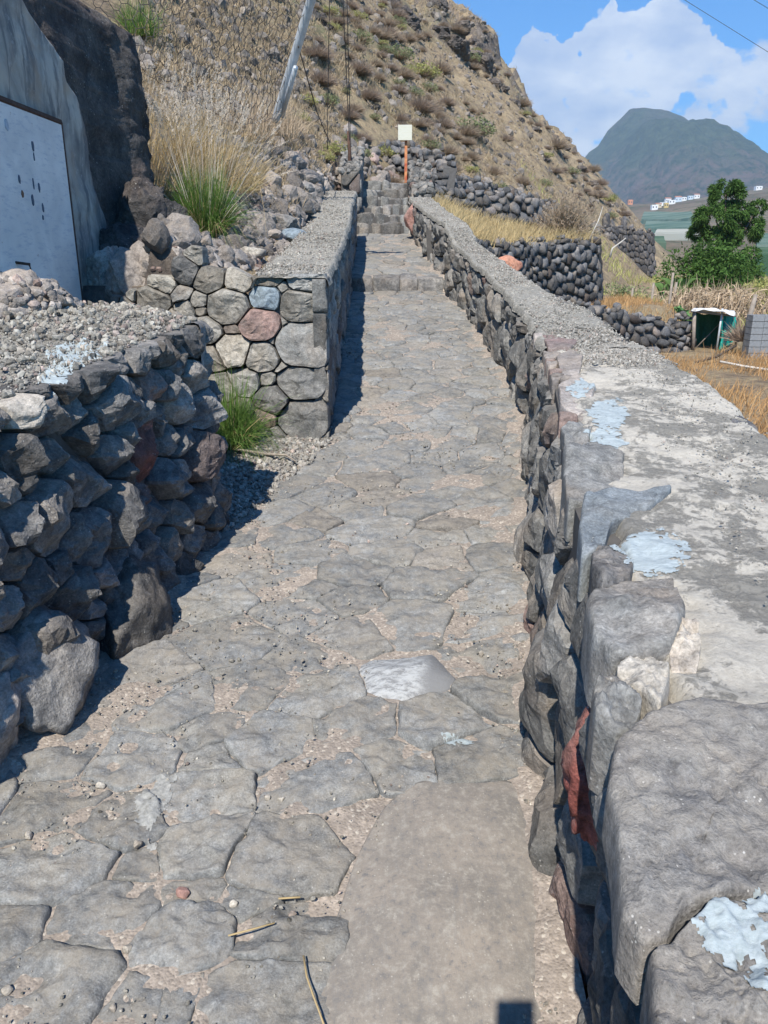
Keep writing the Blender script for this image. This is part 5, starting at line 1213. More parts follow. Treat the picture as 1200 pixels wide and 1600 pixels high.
M_crag = stone_mat('crag_rock', (.045, .04, .04), (.17, .145, .125), tint_at=1.2, vary=.25, bump=1.0, bdist=.2, fine=.2, warm=(.15, .12, .095), blotch_amt=.3, blotch=(.22, .19, .16))
for px, py, w_ in ((606, 6, 26), (622, 20, 26), (637, 34, 24), (650, 48, 20), (662, 60, 16), (692, 62, 22), (706, 72, 26), (722, 84, 26), (738, 94, 24), (752, 104, 24), (766, 112, 18), (715, 50, 22), (740, 72, 24), (760, 92, 20), (785, 140, 18), (800, 158, 16), (866, 216, 16), (880, 232, 14), (853, 252, 16), (836, 204, 14),
                   (486, 22, 18), (500, 36, 18), (514, 48, 14), (690, 20, 20), (675, 8, 18), (905, 262, 12), (925, 290, 12), (770, 130, 16), (560, 62, 10), (812, 188, 12), (950, 320, 9)):
    q = marching(px, py, T, 12, 122, 420)
    if q is None: continue
    z_ = w_ / 2 / FOC * q[1] * 1.15
    for e_ in range(2):
        V, F = free_rock(px + e_ * 7, 3, 12, .14, (z_ * rc.uniform(.7, 1.2), z_ * 1.2, z_ * rc.uniform(.55, .9))); cq = q + rc.normal(0, .35, 3) * z_ * (e_ > 0) + (0, z_ * .3, -z_ * .15)
        make('crag', V + cq, F, M_crag, crg, smooth=False, loc=cq)
c = marching(217, 60, T, 6.8, 20, 300)
if c is not None: grass_clump('green_reed_grass', c, 'green grass hanging over the shoulder of the outcrop', 500, 100, .8, .2, 431, .5, .9)
c = marching(540, 288, T, 11, 20, 300); grass_clump('dry_grass', c, 'pale dry grass at the foot of the cable stake', 0, 700, .55, .3, 433, .5, .6, 0, ms=L_yellow, width=.009)

def twig_dome(n, rad, h, seed, width, mat_leaf=False, upward=.7, inner=.25):
    r = np.random.RandomState(seed); d = r.normal(size=(n, 3)); d[:, 2] = np.abs(d[:, 2]) * upward + .12; d /= np.linalg.norm(d, axis=1)[:, None]
    rr_ = rad * r.uniform(.55, 1.05, n) * (1 + .22 * fbm(d * 1.7 + seed, 3, seed)); b = d * inner * rad * r.uniform(.2, 1.4, n)[:, None] + r.normal(0, .06 * rad, (n, 3)); b[:, 2] = np.abs(b[:, 2])
    tip = d * rr_[:, None] * (1, 1, h / rad) + r.normal(0, .05 * rad, (n, 3)); v = tip - b; L = np.linalg.norm(v, axis=1); v /= L[:, None]
    return blades(b, v, L, np.full(n, width) * r.uniform(.6, 1.4, n), np.zeros(n), seed + 1, 2)
def shrub_proto(n, rad, h, seed, width, mat, leafm=None):
    V, F, tp = twig_dome(n, rad, h, seed, width); o = make('twigs', V, F, mat); kids = [o.data]; bpy.data.objects.remove(o)
    if leafm:
        r = np.random.RandomState(seed + 5); k = 3; tips = np.repeat(tp, k, 0); d = r.normal(size=(len(tips), 3)); d[:, 2] = np.abs(d[:, 2]); d /= np.linalg.norm(d, axis=1)[:, None]
        V, F, _ = blades(tips, d, np.full(len(tips), .10 * rad), np.full(len(tips), .06 * rad), np.zeros(len(tips)), seed, 1); o = make('leaves', V, F, leafm); kids.append(o.data); bpy.data.objects.remove(o)
    return kids
protos = [shrub_proto(1500, 1, .8, 500 + k, .022, L_twig if k % 2 else L_twig2) for k in range(6)] + [shrub_proto(420, 1, .75, 520 + k, .03, L_twig, L_grey) for k in range(2)] + [shrub_proto(420, 1, .7, 530 + k, .03, L_twig, L_yg) for k in range(2)]
def put_shrub(c, s_, k, label, group=None, sq=1.0, rz=None):
    root = empty('hillside_shrub', c, label=label, cat='shrub', group=group); a = rnd.uniform(0, 6.28) if rz is None else rz
    root.rotation_euler = (0, 0, a); root.scale = (s_, s_, s_ * sq)
    for i, me in enumerate(protos[k]):
        o = bpy.data.objects.new(('twigs', 'leaves')[i], me); COL.objects.link(o); o.parent = root
    return root
r = np.random.RandomState(41); placed = []
far_lab = ['rounded dry brown shrub on the open hillside', 'domed straw brown shrub on the open hillside']
# the large dark domes in a band across the slope
for px, py, w_, k in ((500, 118, 62, 0), (576, 145, 52, 2), (622, 138, 40, 4), (655, 160, 60, 2), (692, 188, 44, 4), (545, 175, 46, 0), (588, 98, 30, 1), (532, 60, 40, 3), (700, 232, 44, 1), (735, 240, 40, 3), (625, 182, 34, 0), (668, 216, 30, 2), (770, 262, 40, 1), (560, 40, 24, 5),
                      (495, 60, 30, 1), (515, 155, 22, 6), (480, 160, 36, 8), (470, 185, 30, 8), (520, 230, 48, 9), (506, 245, 36, 8), (585, 185, 20, 6), (540, 148, 16, 6), (545, 215, 26, 6), (640, 150, 20, 1), (815, 280, 40, 1), (850, 283, 26, 7), (795, 300, 30, 5), (745, 288, 22, 9), (780, 292, 30, 7)):
    p_ = marching(px, py + w_ * .3, T, 8, 125, 420)
    if p_ is None: continue
    s_ = w_ / 2 / FOC * p_[1] * 1.02; q = (('yellow green' if k > 7 else 'grey green') if k > 5 else ('dark brown' if k % 2 == 0 else 'straw brown'))
    lb = {500: 'largest brown domed shrub, left of the hanging cables', 576: 'large brown shrub high above the steps', 622: 'brown shrub above and left of the sign', 655: 'broad brown shrub directly above the sign', 692: 'tall dark brown shrub up and right of the sign', 545: 'brown shrub just right of the cables',
          588: 'straw brown shrub higher than the other shrubs above the steps', 532: 'straw brown shrub near the frame top beside the cables', 700: 'straw brown shrub right of the sign panel', 735: 'straw brown shrub second right of the sign panel', 625: 'small brown shrub close behind the sign', 668: 'small brown shrub touching the sign on its right',
          770: 'brown shrub above the middle of the terrace wall', 560: 'little brown shrub at the frame top right of the cables', 495: 'small shrub at the frame top between post and cables', 515: 'small grey green shrub beside the cables', 480: 'yellow green shrub right of the silver post', 470: 'yellow green leafy shrub low beside the silver post',
          520: 'yellow green candelabra shrub left of the cable stake', 506: 'pale yellow green shrub at the top of the rubble bank', 585: 'small grey green shrub left of the sign', 540: 'tiny grey green shrub halfway up the cables', 5450: 'grey green shrub right of the stake top', 640: 'small brown shrub above the sign, left of the broad one',
          815: 'brown shrub above the right end of the terrace wall', 850: 'grey green shrub near the foot of the spur', 795: 'brown shrub just above the farthest terrace wall', 745: 'yellow green shrub low beside the curved wall', 780: 'grey green shrub on top of the farthest terrace wall'}[5450 if (px, py) == (545, 215) else px]
    put_shrub(p_, s_, k, lb, 'shrubs on the hillside'); placed.append((*p_[:2], s_)) if False else None
    placed.append((*p_[:2], s_))
tries = 0; cnt = 0
while cnt < 165 and tries < 9000:
    tries += 1; px = r.uniform(440, 985); py = r.uniform(-10, 360); p_ = marching(px, py, T, 14, 122, 260)
    if p_ is None or p_[1] < 17.5 or p_[0] > 30 or field(p_[0], p_[1]) > p_[2] - .25: continue
    if p_[1] < 26 and p_[0] > .2 + (p_[1] - 18) * .8: continue
    if fbm(P3(p_[0] * .16, p_[1] * .09), 3, 88)[0] < -.06: continue
    s_ = (.3 + .6 * r.rand() ** 1.6) * (.7 + p_[1] * .011)
    if any((p_[0] - a) ** 2 + (p_[1] - b) ** 2 < ((s_ + c_) * .85) ** 2 for a, b, c_ in placed): continue
    k = r.choice([0, 1, 2, 3, 4, 5, 6, 7, 8, 9], p=[.12, .2, .1, .2, .08, .14, .05, .04, .04, .03]); placed.append((*p_[:2], s_)); cnt += 1
    col_ = ('dark brown' if k % 2 == 0 else 'pale brown') if k < 6 else 'grey green leafy' if k < 8 else 'yellow green leafy'
    big_ = 'large ' if s_ > .62 * (.7 + p_[1] * .011) else 'small ' if s_ < .42 * (.7 + p_[1] * .011) else 'medium '
    zone = 'left of the hanging cables' if px < 515 else 'between the cables and the sign' if px < 615 and py > 110 else 'high on the slope above the steps' if px < 640 else 'up the slope right of the sign' if px < 740 and py > 130 else 'near the dark crags of the crest' if py < 130 else 'above the terrace walls' if px < 850 else 'on the foot of the spur'
    lb = f'{big_}{col_} shrub on the hillside, {zone}'
    put_shrub(p_, s_, k, lb, lb.replace('shrub', 'shrubs'), r.uniform(.7, 1.05))
# dry grass tufts and stones all over the slope
px = r.uniform(225, 1010, 12000); py = r.uniform(-30, 375, 12000); RR = np.array([ray(a, b) for a, b in zip(px, py)]); ds = 8 + 115 * np.linspace(0, 1, 170) ** 1.5
tt = ds[None, :] / RR[:, 1:2]; HH = Tm(tt * RR[:, :1], np.broadcast_to(ds, tt.shape)); hit = HH >= EYE + tt * RR[:, 2:3]; kk = hit.argmax(1); ok = hit.any(1) & (kk > 0)
pos = np.stack([tt[np.arange(len(kk)), kk] * RR[:, 0], ds[kk]], 1)[ok] ; pos += r.normal(0, .012, pos.shape) * pos[:, 1:2]; zt = Tm(pos[:, 0], pos[:, 1]); pos = np.column_stack([pos, zt]); pos = pos[(pos[:, 1] > 9) & (zt > field(pos[:, 0], pos[:, 1]) + .25) & ~((pos[:, 1] < 22) & (pos[:, 0] > -1.0 - (pos[:, 1] - 14) * 0.0)) & (pos[:, 1] < 119)]
nrk = len(pos) // 3; rk = pos[:nrk]; gr = pos[nrk:]
V, F = scatter(rk, (.05 + .16 * r.rand(nrk) ** 2.5) * (.5 + rk[:, 1] * .02), 0, 10, 44, .8, K=7); M_hrock = stone_mat('hill_rock', (.10, .09, .085), (.24, .21, .18), tint_at=1.2, vary=.4, bump=.6, fine=.4, bdist=.05)
tag(make('hillside_rocks', V, F, M_hrock, smooth=False), kind='stuff')
m_ = 14; gp = np.repeat(gr, m_, 0); sc_ = np.repeat(.35 + gr[:, 1] * .012, m_); gp = gp + r.normal(0, .09, gp.shape) * sc_[:, None] * (1, 1, .2); d = np.stack([r.normal(0, .5, len(gp)), r.normal(0, .5, len(gp)), np.ones(len(gp))], 1); d /= np.linalg.norm(d, axis=1)[:, None]
V, F, _ = blades(gp - (0, 0, .03), d, r.uniform(.25, .6, len(gp)) * sc_ * .7, .010 + .016 * sc_, np.full(len(gp), .2), 45, 1); tag(make('hillside_dry_grass', V, F, leaf_mat('hill_dry_grass', (.34, .265, .175), (.50, .40, .27), .25)), kind='stuff')

def grass_field(name, n, sampler, l0, l1, width, mat, seed, sp=.35, segs=2, lean=(.1, 0)):
    r = np.random.RandomState(seed); P_ = sampler(r, n); n = len(P_); d = np.stack([r.normal(lean[0], sp, n), r.normal(lean[1], sp, n), np.ones(n)], 1); d /= np.linalg.norm(d, axis=1)[:, None]
    hgt = 1 + .5 * fbm(P_ * .9, 3, seed); V, F, tp = blades(P_, d, r.uniform(l0, l1, n) * hgt, np.full(n, width), np.full(n, .25), seed, segs); return tag(make(name, V, F, mat), kind='stuff')
def s_terr(r, n):
    t = r.rand(n) ** .9; f = r.rand(n); la = np.linspace(0, 1, len(tA)); a = np.stack([np.interp(t, la, np.array(tA)[:, k]) for k in range(3)], 1); lb = np.linspace(0, 1, len(tB)); b = np.stack([np.interp(t, lb, np.array(tB)[:, k]) for k in range(3)], 1)
    return (a * (1 - f)[:, None] + b * f[:, None])[t > .0]
grass_field('terrace_dry_grass', 9000, s_terr, .15, .5, .010, L_yellow, 51)
def s_box(x0, x1, y0, y1, cond=None, clump=.0):
    def f(r, n):
        x = r.uniform(x0, x1, n); y = r.uniform(y0, y1, n); k = fbm(P3(x * .8, y * .8), 3, 61) > clump - .5
        if cond is not None: k &= cond(x, y)
        x, y = x[k], y[k]; return np.stack([x, y, Tm(x, y) - .02], 1)
    return f
grass_field('orange_dry_grass', 26000, s_box(2.6, 11, 6.0, 15.5, lambda x, y: (x > 2.2 + (y - 6) * .33) & ~((y > 13.2) & (x < 6.1)) & ~((x > 6.0) & (x < 7.2) & (y > 14.7) & (y < 16.3)), .25), .14, .42, .009, L_orange, 53)
grass_field('straw_field_grass', 12000, s_box(4.2, 9, 14.6, 21, lambda x, y: (x < 6.1), .3), .08, .26, .012, L_orange, 55)
grass_field('far_field_grass', 9000, s_box(6.2, 26, 16.5, 40, None, .35), .2, .6, .03, L_yg, 57)

def bush(name, c, rad, h, n, label, mat, lsz, seed, tw=L_twig2, cat_='bush', group=None, clumps=9):
    """leafy bush: many small leaves gathered in clumps round twigs"""
    r = np.random.RandomState(seed); root = empty(name, c, label=label, cat=cat_, group=group)
    q = r.normal(size=(clumps, 3)); q /= np.linalg.norm(q, axis=1)[:, None]; q[:, 2] = np.abs(q[:, 2]) * .9 + .1; cc = q * (rad * .62, rad * .62, h * .62) * r.uniform(.6, 1.1, clumps)[:, None]; cr = r.uniform(.32, .55, clumps) * min(rad, h)
    k = r.randint(0, clumps, n); d = r.normal(size=(n, 3)); d /= np.linalg.norm(d, axis=1)[:, None]; P_ = cc[k] + d * cr[k][:, None] * (r.uniform(.5, 1.08, n) ** .6)[:, None]; P_[:, 2] = np.abs(P_[:, 2])
    dd = d * .6 + r.normal(0, .6, (n, 3)); dd[:, 2] -= .15; dd /= np.linalg.norm(dd, axis=1)[:, None]
    V, F, _ = blades(P_ + np.array(c), dd, np.full(n, lsz) * r.uniform(.6, 1.4, n), np.full(n, lsz * .45), np.full(n, .2), seed, 2); make('leaves', V, F, mat, root, loc=np.array(c))
    V, F, _ = twig_dome(60, rad * .8, h * .8, seed, lsz * .25); make('twigs', V + np.array(c), F, tw, root, loc=np.array(c)); return root
def tree(c, label, seed, lobes, hgt, n, lsz, mat=L_tree, name='broadleaf_tree'):
    r = np.random.RandomState(seed); root = empty(name, c, label=label, cat='tree'); c = np.array(c)
    parts_ = [tube([c - (0, 0, .3), c + (.05, 0, hgt * .18), c + (-.03, 0, hgt * .36)], [.20, .17, .13], 10)]
    for l_ in lobes: lc = c + np.array(l_[:3]); st_ = c + (0, 0, hgt * .30); parts_.append(tube([st_, (st_ + lc) / 2 + r.normal(0, .12, 3), lc], [.10, .06, .025], 7))
    V, F = cat(parts_); make('trunk', V, F, M_bark, root, loc=c)
    P_ = []; D_ = []
    for x, y, z, a, h in lobes:
        m = int(n * a * a / sum(l_[3] ** 2 for l_ in lobes)); nc = 22; q = r.normal(size=(nc, 3)); q /= np.linalg.norm(q, axis=1)[:, None]; cc = q * (a * .8, a * .8, h * .8); cr = r.uniform(.16, .30, nc) * a
        k = r.randint(0, nc, m); d = r.normal(size=(m, 3)); d /= np.linalg.norm(d, axis=1)[:, None]; P_.append(c + (x, y, z) + cc[k] + d * cr[k][:, None] * (r.rand(m) ** .35)[:, None]); D_.append(d * .5 + q[k] * .4 + r.normal(0, .4, (m, 3)))
    P_ = np.concatenate(P_); D_ = np.concatenate(D_); D_[:, 2] -= .45; D_ /= np.linalg.norm(D_, axis=1)[:, None]
    V, F, _ = blades(P_, D_, lsz * r.uniform(.6, 1.3, len(P_)), np.full(len(P_), lsz * .38), np.full(len(P_), .2), seed, 2); make('crown', V, F, mat, root, loc=c); return root
def gr_at(px, d):
    p_ = at(px, 400, d); return np.array((p_[0], d, float(Tm(p_[0], d))))
DT = 40.0; k_ = DT / FOC * .985; c = gr_at(1133, DT); zc = lambda py: at(1133, py, DT)[2] - c[2]
tree(c, 'round crowned dark green tree standing alone beyond the field', 71, [((px - 1133) * k_, dy, zc(py), a * k_ * .86, h * k_ * .84) for px, py, dy, a, h in ((1122, 303, 0, 32, 24), (1144, 327, .2, 26, 18), (1106, 345, -.5, 38, 26), (1164, 358, .5, 34, 26), (1094, 362, .2, 22, 14), (1180, 322, .6, 15, 13), (1132, 372, -.3, 24, 12))], zc(330), 20000, .15)
c = gr_at(1110, 33); bush('green_bush', c, 1.9, 1.9, 7000, 'broad green leafy bush right below the round tree', L_tree, .16, 73, clumps=16)
c = gr_at(1160, 34); bush('green_bush', c, 1.1, 1.9, 3000, 'narrower green bush joined to the right of the broad one', L_tree, .16, 75)
c = gr_at(968, 24); bush('green_bush', c, 1.1, 1.0, 3000, 'dull green bush under the ruined dark wall', L_grey, .09, 76); c = gr_at(1000, 25); bush('green_bush', c, .9, .8, 2200, 'yellowish green bush at the middle of the field edge', L_yg, .09, 77)
c = gr_at(1063, 18.2); bush('succulent_bush', c, .50, .72, 1300, 'fleshy bright green bush above the low wall', L_cact, .14, 78)
c = gr_at(1185, 24); bush('green_bush', c, 1.0, 1.25, 3000, 'yellow green bush behind the dry reeds at the right edge', L_yg, .12, 79); c = gr_at(1215, 22); bush('green_bush', c, .9, 1.2, 2400, 'leafy bush cut by the right edge of the frame', L_yg, .12, 80)
for px, d, s_, lab in ((1065, 25, 1.5, 'banana plant with torn leaves left of the dry reeds'), (1083, 24, 1.2, 'smaller banana plant next to the fleshy bush'), (1043, 27, 1.1, 'banana plant behind the wooden poles')):
    c = gr_at(px, d); root = empty('banana_plant', c, label=lab, cat='banana plant'); V, F = tube([c - (0, 0, .2), c + (0, 0, s_ * .5)], [.10, .06], 8); make('stem', V, F, L_cact, root, loc=c)
    for q in range(8):
        a = q * 2.4 + px; d_ = np.array((math.cos(a) * .55, math.sin(a) * .55, 1.0)); d_ /= np.linalg.norm(d_); V, F, _ = blades(np.array([c + (0, 0, s_ * .4)]), d_[None], np.array([s_ * .8]), np.array([.26]), np.array([.45]), int(a * 10), 6); make('leaf', V, F, L_ban, root, loc=c)
# reeds
r = np.random.RandomState(82); c = gr_at(1125, 21.5); n = 620; base = np.stack([r.uniform(c[0] - 1.0, c[0] + 1.1, n), r.uniform(20.6, 22.6, n), np.full(n, c[2] - .05)], 1); d = np.stack([r.normal(0, .22, n), r.normal(0, .2, n), np.ones(n)], 1); d /= np.linalg.norm(d, axis=1)[:, None]
root = empty('dry_reeds', c, label='stand of pale brown dry reeds behind the green shelter', cat='reeds'); V, F, tp = blades(base, d, r.uniform(.6, 1.45, n), np.full(n, .035), r.uniform(0, .3, n), 83, 3); make('stalks', V, F, L_reed, root, loc=c)
V, F, _ = blades(np.repeat(base, 3, 0) + np.repeat(d, 3, 0) * r.uniform(.2, 1.0, (n * 3, 1)), r.normal(0, 1, (n * 3, 3)) / 1.7, r.uniform(.2, .4, n * 3), np.full(n * 3, .03), np.full(n * 3, .5), 84, 2); make('withered_leaves', V, F, L_reed, root, loc=c)
# big dry euphorbia on the terrace
c = at(880, 374, 17.6); c[2] -= .05; r = np.random.RandomState(86)
root = empty('dry_euphorbia', c, label='big dry domed shrub of upright bare stems on the terrace wall', cat='shrub')
V, F, tp = twig_dome(1300, .78, .95, 87, .022, upward=1.1, inner=.12); make('stems', V + c, F, leaf_mat('pale_bare_stems', (.30, .24, .17), (.46, .38, .28), .2, .05), root, loc=c); r2_ = np.random.RandomState(5); d = r2_.normal(size=(len(tp) * 2, 3)); d[:, 2] = abs(d[:, 2]); d /= np.linalg.norm(d, axis=1)[:, None]
V, F, _ = blades(np.repeat(tp, 2, 0) + c, d, np.full(len(d), .06), np.full(len(d), .02), np.zeros(len(d)), 6, 1); make('tips', V, F, L_twig, root, loc=c)
def branch(pp, r0, label):
    P_ = [at(*q) for q in pp]; V, F = tube(P_, np.linspace(r0, r0 * .35, len(P_)), 6); tag(make('bare_branch', V, F, M_branch, loc=P_[0]), label, 'branch')
branch([(912, 395, 17.3), (922, 372, 17.2), (935, 345, 17.2), (942, 322, 17.3)], .022, 'long bleached branch leaning out of the dry domed shrub')
branch([(953, 402, 19), (957, 388, 19), (968, 380, 19), (978, 372, 19)], .03, 'forked white dead branch before the ruined wall')
for px, d, h, lab in ((1053, 20.5, 1.35, 'tallest pale wooden pole beside the banana plants'), (1024, 21, 1.1, 'thin wooden pole left of the tallest one'), (1060, 22, 1.1, 'slanting wooden pole just right of the tallest one'), (992, 23, .9, 'short wooden pole before the ruined wall')):
    c = gr_at(px, d); V, F = tube([c - (0, 0, .2), c + (.03, 0, h)], .032, 6); tag(make('wooden_pole', V, F, M_wood, loc=c), lab, 'pole')
# blue plastic in the bushes
c = gr_at(1003, 21.5); V, F = cell_rock(np.array([(c[0] - .75, c[1] - .3), (c[0] + .7, c[1] - .35), (c[0] + .75, c[1] + .3), (c[0] - .7, c[1] + .3)]), lambda x, y, w_: np.stack([x, y, c[2] + .08 + w_], 1), N=50, rings=rings, depth=.1, bulge=.18, gap=0, rough=.16, seed=3, edge=.2)
tag(make('blue_sheet', V, F, plain('blue_plastic', (.10, .16, .36), .4, .5, 0, .3, 6), loc=c), 'crumpled blue plastic sheet lying in front of the green bushes', 'plastic sheet')

# ------------------------------------------------------------------ the net shelter at the right
hd = 14.9; sh = empty('net_shelter', (6.2, hd, 0), label='small shelter of poles with white tarp roof and green netting', cat='shelter')
def pole(px0, py0, px1, py1, d, r_, nm='pole', mat=M_wood, par=sh):
    a, b = at(px0, py0, d), at(px1, py1, d); V, F = tube([a, b], r_, 8); return make(nm, V, F, mat, par, loc=a)
pole(1083, 550, 1085, 484, hd, .035); pole(1119, 552, 1129, 482, hd, .02, mat=M_steel); pole(1150, 540, 1148, 488, hd + .8, .025); pole(1088, 545, 1089, 486, hd + 1.0, .025)
pole(1080, 486, 1150, 494, hd, .018, 'rafter'); pole(1130, 500, 1086, 545, hd + .3, .010, 'brace')
def sheet(name, corners, nu, nv, amp, mat, par, seed):
    A, B, C_, D_ = [np.array(q) for q in corners]; s_, t_ = np.meshgrid(np.linspace(0, 1, nu), np.linspace(0, 1, nv), indexing='ij'); s_, t_ = s_.ravel()[:, None], t_.ravel()[:, None]
    P_ = (A * (1 - s_) + B * s_) * (1 - t_) + (D_ * (1 - s_) + C_ * s_) * t_; P_[:, 1] += amp * fbm(np.hstack([s_ * 7, t_ * 1.6, s_ * 0]), 3, seed); P_[:, 2] += amp * .7 * fbm(np.hstack([s_ * 3, t_ * 3, s_ * 0 + 5]), 3, seed + 1)
    o = make(name, P_, grid_faces(nu, nv), mat, par, loc=P_.mean(0)); md = o.modifiers.new('thick', 'SOLIDIFY'); md.thickness = .006; return o
M_net1 = plain('dark_green_net', (.05, .16, .10), .8, .1, 0, .3, 40); M_net2 = plain('teal_net', (.01, .26, .21), .7, .2, 0, .25, 30); M_tarp = plain('white_tarp', (.70, .69, .66), .6, .3, 0, .1, 8)
sheet('dark_net', (at(1087, 548, hd + .9), at(1127, 548, hd + .9), at(1127, 490, hd + .9), at(1087, 492, hd + .9)), 30, 20, .08, M_net1, sh, 3)
sheet('teal_net', (at(1122, 551, hd - .02), at(1146, 538, hd + .7), at(1149, 494, hd + .8), at(1128, 496, hd)), 34, 24, .16, M_net2, sh, 5)
sheet('tarp_roof', (at(1079, 484, hd - .1), at(1150, 492, hd - .1), at(1148, 487, hd + 1.1), at(1086, 480, hd + 1.1)), 40, 20, .10, M_tarp, sh, 7)
# brush leaning on post, hollow block wall, lengths of pipe
pl_ = at(1163, 560, 14.0); V, F = tube([pl_ - (0, 0, .3), at(1170, 500, 14.0), at(1181, 460, 14.0)], [.06, .05, .035], 7); tag(make('rough_post', V, F, M_wood, loc=pl_), 'rough brown post leaning right of the green shelter', 'post')
V, F, _ = twig_dome(260, .42, .5, 93, .02); c = at(1160, 525, 14.1); tag(make('brush_pile', V + c - (0, 0, .1), F, L_twig2, loc=c), 'tangle of dry brown twigs against the rough post', 'brushwood')
hb = empty('hollow_block_wall', at(1185, 570, 13.6), label='grey hollow concrete block wall at the right edge', cat='wall')
q0 = at(1166, 572, 13.6); bw, bh = .20, .10; M_blk = plain('hollow_block', (.22, .23, .24), .92, .1, 0, .2, 18, .5)
for rI in range(9):
    for cI in range(9):
        x = q0[0] + cI * bw * 1.03; z = q0[2] - .1 + rI * bh * 1.08; x0, x1, y0, y1, z0, z1 = x, x + bw, 13.6, 13.85, z, z + bh; t_ = .025
        parts_ = [box_arr(x0, x1, y0, y1, z0, z0 + t_), box_arr(x0, x1, y0, y1, z1 - t_, z1), box_arr(x0, x0 + t_, y0, y1, z0 + t_, z1 - t_), box_arr(x1 - t_, x1, y0, y1, z0 + t_, z1 - t_), box_arr(x0 + bw / 2 - t_ / 2, x0 + bw / 2 + t_ / 2, y0 + .004, y1, z0 + t_, z1 - t_), box_arr(x0 + t_, x1 - t_, y0 + .12, y0 + .14, z0 + t_, z1 - t_)]
        if cI < 2: parts_ = [box_arr(x0, x1, y0, y1, z0, z1)]
        V, F = cat(parts_); make('block', V, F, M_blk, hb, smooth=False, loc=np.array((x, 13.7, z)))
for pp, lab in (([(1088, 566, 12.6), (1120, 557, 13.0), (1150, 540, 13.4)], 'dark stick lying in the orange grass before the shelter'), ([(1125, 565, 12.2), (1160, 572, 12.0), (1200, 578, 11.8), (1230, 582, 11.7)], 'pale pipe lying across the orange grass')):
    P_ = [at(*q) for q in pp]; V, F = tube(P_, .02, 6); tag(make('fallen_pole', V, F, M_branch if 'pale' in lab else M_bark, loc=P_[0]), lab, 'pole')

# ------------------------------------------------------------------ the valley: crops and village
def crop(px0, py0, px1, py1, dy, label, mat, seed):
    """netted banana plot on the valley slope, built where the ray meets the land"""
    def v_at(px, py):
        r_ = ray(px, py); ds = np.geomspace(130, 2600, 500); t = ds / r_[1]; k = np.where(valley(t * r_[0], ds) >= EYE + t * r_[2])[0]; k = k[0] if len(k) else len(ds) - 1; return np.array((t[k] * r_[0], ds[k]))
    a, b, c_, d_ = v_at(px0, py1), v_at(px1, py1), v_at(px1 - dy, py0), v_at(px0 + dy, py0); n = 14; s_, t_ = np.meshgrid(np.linspace(0, 1, n), np.linspace(0, 1, n), indexing='ij'); s_, t_ = s_.ravel()[:, None], t_.ravel()[:, None]
    P_ = (a * (1 - s_) + b * s_) * (1 - t_) + (d_ * (1 - s_) + c_ * s_) * t_; z = valley(P_[:, 0], P_[:, 1]); top_ = np.column_stack([P_, z + 4.5]); bot = np.column_stack([P_, z - 1]); F = grid_faces(n, n); e = [i * n for i in range(n)] + [(n - 1) * n + j for j in range(1, n)] + [i * n + n - 1 for i in range(n - 2, -1, -1)] + [j for j in range(n - 2, 0, -1)]
    m = len(e); Fs = np.array([(e[k], e[(k + 1) % m], e[(k + 1) % m] + n * n, e[k] + n * n) for k in range(m)]); tag(make('crop_plot', np.concatenate([top_, bot]), [F, Fs], mat, smooth=False), label, 'crop field')
def crop_mat(nm, a, b):
    m, t = new_mat(nm); co = t.n('ShaderNodeTexCoord').outputs['Object']; n = t.noise(t.vmath('MULTIPLY', co, (.3, 1.6, 1)), .05, 5, .6); bsdf(t, t.mix(t.rng(n, .42, .58), a, b), 1., None, 0); return m
C1 = crop_mat('netted_crops', (.07, .13, .095), (.17, .22, .17)); C2 = crop_mat('pale_nets', (.30, .30, .24), (.42, .41, .34)); C3 = crop_mat('dark_crops', (.05, .10, .055), (.12, .17, .10))
for a in ((1000, 337, 1085, 350, 6, 'dark netted crop plot highest below the village', C1, 1), (1005, 353, 1085, 365, 4, 'green netted crop plot in the middle of the valley slope', C1, 2), (1020, 367, 1095, 376, 6, 'pale bare plot left of the round tree', C2, 3), (1180, 375, 1260, 398, 4, 'green netted plot right of the round tree', C1, 4), (1178, 402, 1260, 432, 4, 'lower dark green plot at the right edge', C3, 5), (960, 380, 1040, 392, 4, 'dull green plot just over the ruined wall', C3, 6)): crop(*a)
def wallm(nm, c_): return plain(nm, c_, .9, .1, 0, .05, 1, .0)
HW = [wallm('white_render', (.80, .79, .76)), wallm('cream_render', (.70, .60, .42)), wallm('orange_render', (.62, .27, .14)), wallm('ochre_render', (.62, .45, .16)), wallm('pale_blue_render', (.58, .66, .72))]; M_tile = wallm('roof_tiles', (.42, .20, .13)); M_win = wallm('dark_window', (.05, .06, .07))
vlx = [(968, 315, 0), (976, 313, 0), (985, 316, 2), (993, 314, 0), (1023, 324, 0), (1029, 321, 1), (1035, 318, 0), (1041, 321, 3), (1044, 313, 0), (1050, 315, 0), (1054, 310, 0), (1060, 312, 4), (1064, 308, 0), (1069, 310, 0), (1074, 305, 0), (1079, 308, 4), (1084, 303, 0), (1089, 306, 0), (1095, 302, 0), (1101, 304, 0), (1107, 301, 0),
       (1161, 296, 0), (1168, 292, 0), (1174, 288, 0), (1180, 285, 0), (1187, 284, 2), (1195, 286, 0), (1203, 284, 0), (1022, 333, 3), (1186, 293, 0)]
where = lambda px: 'at the mountain foot' if px < 1000 else 'at the low end of the village' if px < 1046 else 'in the village row beside the tree' if px < 1112 else 'on the hilltop right of the tree'
from collections import Counter
vc = Counter(); ORD = ('leftmost', 'second from left', 'third from left', 'fourth from left', 'fifth from left', 'sixth from left', 'seventh from left', 'eighth from left', 'ninth from left', 'tenth from left')
vlx.sort()
